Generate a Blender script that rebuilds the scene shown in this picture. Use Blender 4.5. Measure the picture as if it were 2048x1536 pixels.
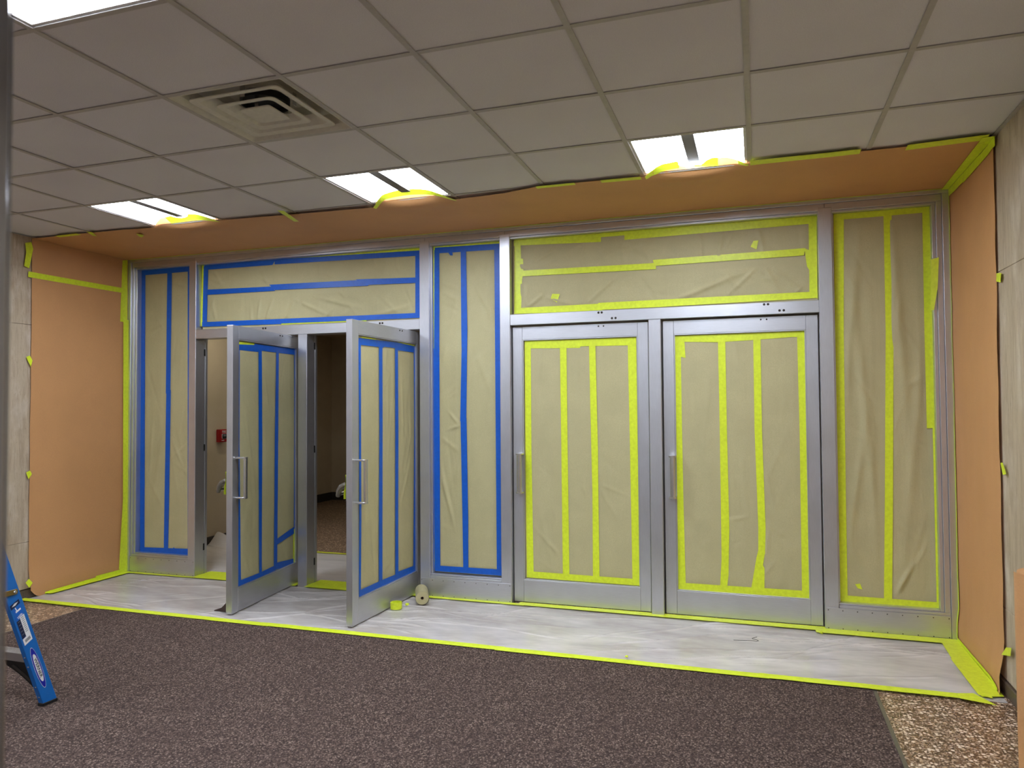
import bpy, bmesh, math, random
import numpy as np
from mathutils import Vector, Matrix, noise

for o in list(bpy.data.objects): bpy.data.objects.remove(o)
SC = bpy.context.scene
COL = SC.collection
R = math.radians

# ------------------------------------------------------------------ camera
cam_d = bpy.data.cameras.new('camera'); cam = bpy.data.objects.new('camera', cam_d); COL.objects.link(cam)
cam_d.sensor_width = 36.0; cam_d.lens = 1471.1644 / 2048 * 36.0; cam_d.clip_start = .02
def cam_axes(yaw, pit, rol):
    fw = Vector((math.sin(yaw)*math.cos(pit), math.cos(yaw)*math.cos(pit), math.sin(pit)))
    r = Vector((math.cos(yaw), -math.sin(yaw), 0)); u = r.cross(fw)
    return math.cos(rol)*r + math.sin(rol)*u, -math.sin(rol)*r + math.cos(rol)*u, fw
_r, _u, _f = cam_axes(-0.3209, 0.0286, -0.0069)
M = Matrix((( _r.x, _u.x, -_f.x, 4.109), (_r.y, _u.y, -_f.y, -5.2805), (_r.z, _u.z, -_f.z, 1.493), (0, 0, 0, 1)))
cam.matrix_world = M
cam_d.dof.use_dof = True; cam_d.dof.focus_distance = 5.6; cam_d.dof.aperture_fstop = 4.0
SC.camera = cam

# ------------------------------------------------------------------ world, exposure
w = bpy.data.worlds.new('world'); SC.world = w; w.use_nodes = True
w.node_tree.nodes['Background'].inputs[0].default_value = (.5, .55, .6, 1)
w.node_tree.nodes['Background'].inputs[1].default_value = .05
SC.view_settings.view_transform = 'Standard'; SC.view_settings.look = 'None'
SC.view_settings.gamma = 1.0; SC.view_settings.use_curve_mapping = False
SC.view_settings.exposure = 2.0
LAMP = 9.0            # strength of the troffer lenses and of the glow put on their end plates
HALL = 10.0           # watts of the hall downlights: the near one and the added far one

# ------------------------------------------------------------------ helpers
rng = random.Random(7)
def link(o): COL.objects.link(o); return o
def tag(o, label=None, cat=None, group=None, kind=None):
    if label: o['label'] = label
    if cat: o['category'] = cat
    if group: o['group'] = group
    if kind: o['kind'] = kind
    return o
def empty(name, loc=(0,0,0), rz=0.0):
    o = bpy.data.objects.new(name, None); o.empty_display_size = .1
    o.location = loc; o.rotation_euler = (0, 0, rz); return link(o)
def wloc(p):
    v = Vector((0,0,0))
    while p is not None: v += Vector(p.location); p = p.parent
    return v
class MB:
    """collects geometry, builds ONE mesh object"""
    def __init__(s): s.v = []; s.f = []
    def add(s, vs, fs):
        b = len(s.v); s.v += [tuple(v) for v in vs]; s.f += [tuple(i+b for i in f) for f in fs]; return s
    def box(s, x0, x1, y0, y1, z0, z1):
        return s.add([(x0,y0,z0),(x1,y0,z0),(x1,y1,z0),(x0,y1,z0),(x0,y0,z1),(x1,y0,z1),(x1,y1,z1),(x0,y1,z1)],
                     [(0,3,2,1),(4,5,6,7),(0,1,5,4),(1,2,6,5),(2,3,7,6),(3,0,4,7)])
    def cyl(s, a, b, r, n=12, r2=None, caps=True):
        a = Vector(a); b = Vector(b); d = (b-a).normalized(); r2 = r if r2 is None else r2
        t = d.orthogonal().normalized(); u = d.cross(t)
        vs = []
        for p, rr in ((a, r), (b, r2)):
            for i in range(n):
                an = 2*math.pi*i/n; vs.append(p + rr*(math.cos(an)*t + math.sin(an)*u))
        fs = [(i, (i+1) % n, n+(i+1) % n, n+i) for i in range(n)]
        if caps: fs += [tuple(range(n-1, -1, -1)), tuple(range(n, 2*n))]
        return s.add(vs, fs)
    def tube(s, pts, r, n=10):
        pts = [Vector(p) for p in pts]; k = len(pts); vs = []
        up = None
        for i, p in enumerate(pts):
            d = (pts[min(i+1, k-1)] - pts[max(i-1, 0)]).normalized()
            if up is None: up = d.orthogonal().normalized()
            t = (up - d*up.dot(d)).normalized(); up = t; u = d.cross(t)
            rr = r[i] if isinstance(r, (list, tuple)) else r
            vs += [p + rr*(math.cos(2*math.pi*j/n)*t + math.sin(2*math.pi*j/n)*u) for j in range(n)]
        fs = [(i*n+j, i*n+(j+1) % n, (i+1)*n+(j+1) % n, (i+1)*n+j) for i in range(k-1) for j in range(n)]
        fs += [tuple(range(n-1, -1, -1)), tuple(range((k-1)*n, k*n))]
        return s.add(vs, fs)
    def prism(s, pts, off):
        """pts: planar loop of 3D points, extruded by vector off"""
        n = len(pts); off = Vector(off); vs = [Vector(p) for p in pts] + [Vector(p)+off for p in pts]
        fs = [tuple(range(n-1, -1, -1)), tuple(range(n, 2*n))] + [(i, (i+1) % n, n+(i+1) % n, n+i) for i in range(n)]
        return s.add(vs, fs)
    def lathe(s, prof, c, axis=(0,0,1), n=32):
        """closed profile of (r, h) revolved round axis at c"""
        a = Vector(axis).normalized(); t = a.orthogonal().normalized(); u = a.cross(t); c = Vector(c); k = len(prof); vs = []
        for j in range(n):
            an = 2*math.pi*j/n; d = math.cos(an)*t + math.sin(an)*u
            vs += [c + d*r + a*h for r, h in prof]
        fs = [(j*k+i, ((j+1) % n)*k+i, ((j+1) % n)*k+(i+1) % k, j*k+(i+1) % k) for j in range(n) for i in range(k)]
        return s.add(vs, fs)
    def grid(s, fn, nu, nv):
        vs = [fn(i/nu, j/nv) for j in range(nv+1) for i in range(nu+1)]
        fs = [(j*(nu+1)+i, j*(nu+1)+i+1, (j+1)*(nu+1)+i+1, (j+1)*(nu+1)+i) for j in range(nv) for i in range(nu)]
        return s.add(vs, fs)
    def build(s, name, mat, parent=None, bevel=0.0, smooth=False, local=False, seg=1):
        off = Vector((0,0,0)) if (local or parent is None) else wloc(parent)
        me = bpy.data.meshes.new(name)
        me.from_pydata([tuple(Vector(v)-off) for v in s.v], [], s.f)
        bm = bmesh.new(); bm.from_mesh(me)
        if not smooth or bevel: bmesh.ops.recalc_face_normals(bm, faces=bm.faces)
        if bevel:
            bmesh.ops.bevel(bm, geom=[e for e in bm.edges if len(e.link_faces) == 2 and e.calc_face_angle(0) > .5], offset=bevel, segments=seg, affect='EDGES', clamp_overlap=True)
        bm.to_mesh(me); bm.free()
        if smooth:
            for p in me.polygons: p.use_smooth = True
        me.materials.append(mat)
        o = link(bpy.data.objects.new(name, me)); o.parent = parent
        return o
def inst(src, name, parent, loc, rot=(0,0,0), scale=(1,1,1)):
    o = link(bpy.data.objects.new(name, src.data)); o.parent = parent; o.location = loc; o.rotation_euler = rot; o.scale = scale
    return o
def place_single(o, base):
    """move the origin of a one-mesh thing to its base"""
    b = Vector(base); o.data.transform(Matrix.Translation(-b)); o.location = b; return o

# ------------------------------------------------------------------ materials
MATS = {}
class NT:
    def __init__(s, name):
        s.m = bpy.data.materials.new(name); s.m.use_nodes = True; s.t = s.m.node_tree
        s.bsdf = s.t.nodes['Principled BSDF']; s.out = s.t.nodes['Material Output']
    def n(s, typ, **kw):
        x = s.t.nodes.new(typ)
        for k, v in kw.items():
            if k.startswith('i_'):
                key = k[2:]; x.inputs[int(key) if key.isdigit() else key.replace('_', ' ')].default_value = v
            else: setattr(x, k, v)
        return x
    def l(s, a, b): s.t.links.new(a, b)
    def coord(s, scale=(1,1,1), rot=(0,0,0)):
        c = s.n('ShaderNodeTexCoord'); g = s.n('ShaderNodeMapping'); g.inputs['Scale'].default_value = scale; g.inputs['Rotation'].default_value = rot
        s.l(c.outputs['Object'], g.inputs['Vector']); return g.outputs['Vector']
    def noise(s, vec, scale, detail=3, rough=.55):
        x = s.n('ShaderNodeTexNoise'); x.inputs['Scale'].default_value = scale; x.inputs['Detail'].default_value = detail; x.inputs['Roughness'].default_value = rough
        s.l(vec, x.inputs['Vector']); return x.outputs['Fac']
    def ramp(s, fac, stops):
        x = s.n('ShaderNodeValToRGB'); e = x.color_ramp.elements
        while len(e) < len(stops): e.new(.5)
        for i, (p, c) in enumerate(stops): e[i].position = p; e[i].color = (*c, 1)
        s.l(fac, x.inputs['Fac']); return x.outputs['Color']
    def bump(s, h, strength=.3, dist=.002):
        x = s.n('ShaderNodeBump'); x.inputs['Strength'].default_value = strength; x.inputs['Distance'].default_value = dist
        s.l(h, x.inputs['Height']); s.l(x.outputs['Normal'], s.bsdf.inputs['Normal']); return x
    def mix(s, a, b, fac, mode='MIX'):
        x = s.n('ShaderNodeMix', data_type='RGBA', blend_type=mode)
        for sock, v in ((x.inputs[6], a), (x.inputs[7], b)):
            if isinstance(v, tuple): sock.default_value = (*v, 1) if len(v) == 3 else v
            else: s.l(v, sock)
        if isinstance(fac, float): x.inputs[0].default_value = fac
        else: s.l(fac, x.inputs[0])
        return x.outputs[2]
    def set(s, **kw):
        for k, v in kw.items():
            sock = s.bsdf.inputs[k.replace('_', ' ')]
            if hasattr(v, 'is_linked') or hasattr(v, 'links'): s.l(v, sock)
            else: sock.default_value = (*v, 1) if isinstance(v, tuple) and len(v) == 3 else v
        return s
def srgb(r, g, b):
    f = lambda c: (c/255/12.92) if c <= 10 else ((c/255+.055)/1.055)**2.4
    return (f(r), f(g), f(b))
def plain(name, col, rough=.5, metal=0.0, var=.06, scale=40, bump=0.0, stretch=(1,1,1)):
    t = NT(name); v = t.coord(stretch); f = t.noise(v, scale)
    a = tuple(max(0, c*(1-var)) for c in col); b = tuple(min(1, c*(1+var)) for c in col)
    t.set(Base_Color=t.ramp(f, [(.3, a), (.7, b)]), Roughness=rough, Metallic=metal)
    if bump: t.bump(f, bump, .001)
    MATS[name] = t.m; return t.m

def alu(name, stretch, col=(.63, .635, .665), rough=.34, metal=.85, bmp=.05):
    t = NT(name); v = t.coord(stretch); f = t.noise(v, 60, 4, .6); g = t.noise(t.coord((1,1,1)), 3.0, 2)
    c = t.ramp(f, [(.25, tuple(x*.90 for x in col)), (.75, tuple(x*1.06 for x in col))])
    c = t.mix(c, (.44, .43, .42), t.ramp(g, [(.45, (0,0,0)), (.8, (.35,.35,.35))]))
    r = t.n('ShaderNodeMapRange'); t.l(f, r.inputs[0]); r.inputs[3].default_value = rough-.05; r.inputs[4].default_value = rough+.1
    t.set(Base_Color=c, Metallic=metal, Roughness=r.outputs[0])
    if bmp: t.bump(f, bmp, .001)
    return t.m
ALU_V = alu('brushed_aluminium_vertical', (12, 12, .25))
ALU_H = alu('brushed_aluminium_horizontal', (.25, 12, 12))
STEEL = None
def masking(name, col):
    t = NT(name); v = t.coord((1,1,1))
    f = t.noise(v, 260, 3, .7); g = t.noise(v, 5, 3); h = t.noise(t.coord((9, 9, 1.4)), 2.2, 4, .6)
    c = t.ramp(f, [(.3, tuple(x*.86 for x in col)), (.7, tuple(x*1.1 for x in col))])
    c = t.mix(c, tuple(x*.86 for x in col), t.ramp(g, [(.4, (0,0,0)), (.75, (.7,.7,.7))]))
    m = t.n('ShaderNodeMath', operation='ADD'); m2 = t.n('ShaderNodeMath', operation='MULTIPLY'); t.l(f, m2.inputs[0]); m2.inputs[1].default_value = .06
    t.l(h, m.inputs[0]); t.l(m2.outputs[0], m.inputs[1])
    t.set(Base_Color=c, Roughness=.62); t.bump(m.outputs[0], .5, .006); return t.m
PAPER = masking('olive_masking_paper', srgb(190, 181, 136))
def kraft():
    t = NT('brown_kraft_paper'); v = t.coord((1,1,1)); f = t.noise(v, 320, 3, .7); g = t.noise(v, 2.5, 4)
    col = srgb(216, 160, 104)
    c = t.ramp(f, [(.3, tuple(x*.88 for x in col)), (.7, tuple(x*1.1 for x in col))])
    c = t.mix(c, tuple(x*.84 for x in col), t.ramp(g, [(.4, (0,0,0)), (.8, (.6,.6,.6))]))
    t.set(Base_Color=c, Roughness=.6); t.bump(t.noise(t.coord((1,1,.5)), 6, 4), .35, .006)
    tr = t.n('ShaderNodeBsdfTranslucent'); tr.inputs[0].default_value = (*srgb(190, 140, 95), 1)
    mx = t.n('ShaderNodeMixShader'); mx.inputs[0].default_value = .08
    t.l(t.bsdf.outputs[0], mx.inputs[1]); t.l(tr.outputs[0], mx.inputs[2]); t.l(mx.outputs[0], t.out.inputs[0]); return t.m
KRAFT = kraft()
def tape(name, col, sc=1.0, rough=.42):
    t = NT(name); v = t.coord((1,1,1)); f = t.noise(v, 45, 4, .65); g = t.noise(v, 500, 2)
    t.set(Base_Color=t.ramp(f, [(.3, tuple(x*.88 for x in col)), (.7, tuple(min(1, x*1.06) for x in col))]), Roughness=rough)
    a = t.n('ShaderNodeMath', operation='ADD'); b = t.n('ShaderNodeMath', operation='MULTIPLY'); t.l(g, b.inputs[0]); b.inputs[1].default_value = .1
    t.l(f, a.inputs[0]); t.l(b.outputs[0], a.inputs[1]); t.bump(a.outputs[0], .35, .002); return t.m
LIME = tape('lime_masking_tape', srgb(224, 240, 50))
BLUE = tape('blue_masking_tape', srgb(6, 92, 196))
def terrazzo():
    t = NT('brown_terrazzo'); v = t.coord((1,1,1))
    vo = t.n('ShaderNodeTexVoronoi'); vo.inputs['Scale'].default_value = 62; vo.inputs['Randomness'].default_value = 1.0; t.l(v, vo.inputs['Vector'])
    sp = t.n('ShaderNodeSeparateColor'); t.l(vo.outputs['Color'], sp.inputs[0])
    chip = t.ramp(sp.outputs[0], [(0, srgb(66, 46, 34)), (.25, srgb(104, 76, 54)), (.5, srgb(142, 108, 78)), (.66, srgb(188, 156, 122)), (.8, srgb(234, 212, 186))])
    v2 = t.n('ShaderNodeTexVoronoi'); v2.inputs['Scale'].default_value = 190; t.l(v, v2.inputs['Vector'])
    s2 = t.n('ShaderNodeSeparateColor'); t.l(v2.outputs['Color'], s2.inputs[0])
    fine = t.ramp(s2.outputs[1], [(0, srgb(64, 46, 34)), (.55, srgb(112, 84, 62)), (.85, srgb(196, 170, 142))])
    edge = t.ramp(vo.outputs['Distance'], [(.38, (0,0,0)), (.56, (1,1,1))])
    c = t.mix(chip, fine, edge)
    t.set(Base_Color=c, Roughness=.3); t.bump(vo.outputs['Distance'], .05, .001); return t.m
TERRAZZO = terrazzo()
def carpet():
    t = NT('brown_loop_carpet'); v = t.coord((1,1,1), (0,0,R(28)))
    vo = t.n('ShaderNodeTexVoronoi'); vo.inputs['Scale'].default_value = 150; t.l(v, vo.inputs['Vector'])
    sp = t.n('ShaderNodeSeparateColor'); t.l(vo.outputs['Color'], sp.inputs[0])
    n1 = t.noise(v, 4, 3); n2 = t.noise(v, 420, 2, .7)
    c = t.ramp(sp.outputs[1], [(0, srgb(62, 50, 45)), (.5, srgb(100, 83, 75)), (.78, srgb(124, 104, 93)), (1, srgb(172, 151, 136))])
    c = t.mix(c, srgb(42, 33, 30), t.ramp(vo.outputs['Distance'], [(.3, (0,0,0)), (.75, (.7,.7,.7))]))
    c = t.mix(c, srgb(76, 62, 57), t.ramp(n1, [(.35, (0,0,0)), (.8, (.45,.45,.45))]))
    iv = t.n('ShaderNodeMath', operation='SUBTRACT'); iv.inputs[0].default_value = 1.0; t.l(vo.outputs['Distance'], iv.inputs[1])
    t.set(Base_Color=c, Roughness=.95, Specular_IOR_Level=.15); t.bump(iv.outputs[0], .8, .005); return t.m
CARPET = carpet()
def travertine():
    t = NT('travertine_stone'); v = t.coord((5, 5, .55)); w_ = t.n('ShaderNodeTexNoise'); 
    f = t.noise(v, 3.2, 8, .65); p = t.noise(t.coord((7, 7, 2.0)), 16, 5, .7); q = t.noise(t.coord((3, 3, 1.2)), 3, 4)
    c = t.ramp(f, [(.28, srgb(160, 140, 114)), (.46, srgb(194, 176, 150)), (.6, srgb(174, 154, 128)), (.75, srgb(216, 202, 180))])
    c = t.mix(c, srgb(226, 214, 196), t.ramp(q, [(.5, (0,0,0)), (.72, (.6,.6,.6))]))
    c = t.mix(c, srgb(112, 94, 76), t.ramp(p, [(.60, (0,0,0)), (.72, (.75,.75,.75))]))
    t.set(Base_Color=c, Roughness=.42); t.bump(p, .25, .002); return t.m
TRAV = travertine()
def tile():
    t = NT('mineral_ceiling_tile'); v = t.coord((1,1,1)); f = t.noise(v, 330, 3, .75); g = t.noise(v, 1.6, 2)
    c = t.ramp(f, [(.3, srgb(204, 199, 200)), (.65, srgb(232, 228, 230))])
    c = t.mix(c, srgb(208, 202, 204), t.ramp(g, [(.4, (0,0,0)), (.8, (.5,.5,.5))]))
    t.set(Base_Color=c, Roughness=.95, Specular_IOR_Level=.1); t.bump(f, .3, .002); return t.m
TILE = tile()
def film(name, lo, hi):
    t = NT(name)
    big = t.noise(t.coord((.8, 1.8, 1), (0,0,R(8))), 1.7, 4, .6); wr = t.noise(t.coord((1.3, 3.2, 1), (0,0,R(-10))), 5.5, 5, .6)
    t.set(Base_Color=srgb(244, 239, 233), Roughness=.16, Specular_IOR_Level=.7); t.bump(wr, .2, .008)
    tr = t.n('ShaderNodeBsdfTransparent'); tr.inputs[0].default_value = (.97, .97, .97, 1)
    mx = t.n('ShaderNodeMixShader'); mr = t.n('ShaderNodeMapRange'); t.l(big, mr.inputs[0])
    mr.inputs[1].default_value = .32; mr.inputs[2].default_value = .68; mr.inputs[3].default_value = lo; mr.inputs[4].default_value = hi
    t.l(mr.outputs[0], mx.inputs[0]); t.l(tr.outputs[0], mx.inputs[1]); t.l(t.bsdf.outputs[0], mx.inputs[2]); t.l(mx.outputs[0], t.out.inputs[0]); return t.m
FILM = film('milky_plastic_film', .42, .78); FILM_B = film('bunched_plastic_film', .72, .86)
def emis(name, col, strength):
    t = NT(name); v = t.coord((1,1,1)); f = t.noise(v, 3, 2)
    t.set(Base_Color=(.9,.9,.9), Emission_Color=t.ramp(f, [(.2, tuple(c*.96 for c in col)), (.8, col)]), Emission_Strength=strength, Roughness=.5); return t.m
TROFFER_GLOW = emis('troffer_lens_and_end_glow', (.89, .975, 1.13), LAMP)
def glass():
    t = NT('dark_window_glass'); v = t.coord((1,1,1))
    t.set(Base_Color=t.ramp(t.noise(v, 4), [(.3, (.02,.025,.025)), (.7, (.03,.035,.035))]), Roughness=.06, Specular_IOR_Level=.6); return t.m
GLASS = glass()
WHITE_MET = plain('white_enamel_metal', srgb(206, 201, 196), .45)
STEEL = plain('satin_steel', (.66, .655, .64), .27, .95, .03, 12)
TEE = plain('ceiling_tee_enamel', srgb(178, 172, 166), .5)
SPINE = plain('grey_lamp_spine', srgb(92, 86, 78), .6)
POSTM = plain('polished_aluminium', (.36, .38, .42), .16, 1.0, .03, 10)
VENTM = plain('cream_vent_enamel', srgb(206, 200, 184), .45)
DARK = plain('dark_duct', srgb(26, 26, 30), .6)
BLACK = plain('black_rubber', srgb(18, 17, 17), .6)
BOLT = plain('dark_bolt', srgb(58, 52, 46), .4, .7)
LADDER = plain('blue_fibreglass', srgb(12, 100, 176), .38, 0, .05, 20)
LADDER_ALU = alu('ladder_aluminium', (.3, 10, 10), (.58, .57, .56), .4, .85)
BRASS = plain('brass_plated_steel', srgb(150, 128, 78), .35, .85)
STK_W = plain('white_sticker', srgb(226, 224, 222), .45, 0, .02)
STK_N = plain('navy_sticker', srgb(14, 26, 62), .4, 0, .03)
STK_B = plain('royal_blue_sticker', srgb(8, 22, 150), .4, 0, .03)
STK_S = plain('sky_blue_sticker', srgb(18, 96, 186), .4, 0, .03)
INK = plain('black_ink', srgb(16, 16, 20), .5, 0, .02)
GREYINK = plain('grey_ink', srgb(128, 128, 132), .5, 0, .02)
BEIGE = plain('beige_wall_paint', srgb(198, 184, 156), .7, 0, .03, 8)
BASEM = plain('dark_vinyl_base', srgb(52, 48, 44), .5, 0, .05)
BASE_T = plain('dark_terrazzo_base', srgb(92, 78, 64), .4, 0, .35, 160)
RED = plain('red_enamel', srgb(168, 20, 26), .4, 0, .05)
WOODB = plain('brown_rubber_wedge', srgb(62, 44, 38), .6, 0, .08)
CARD = plain('grey_brown_cardboard', srgb(150, 128, 100), .8, 0, .1, 90)
EDGE = plain('grey_carpet_edging', srgb(126, 120, 110), .35, .6)
WALLP = plain('painted_rear_wall', srgb(196, 188, 176), .8, 0, .03, 6)
JOINT = plain('dark_mortar', srgb(78, 68, 58), .9)
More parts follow.
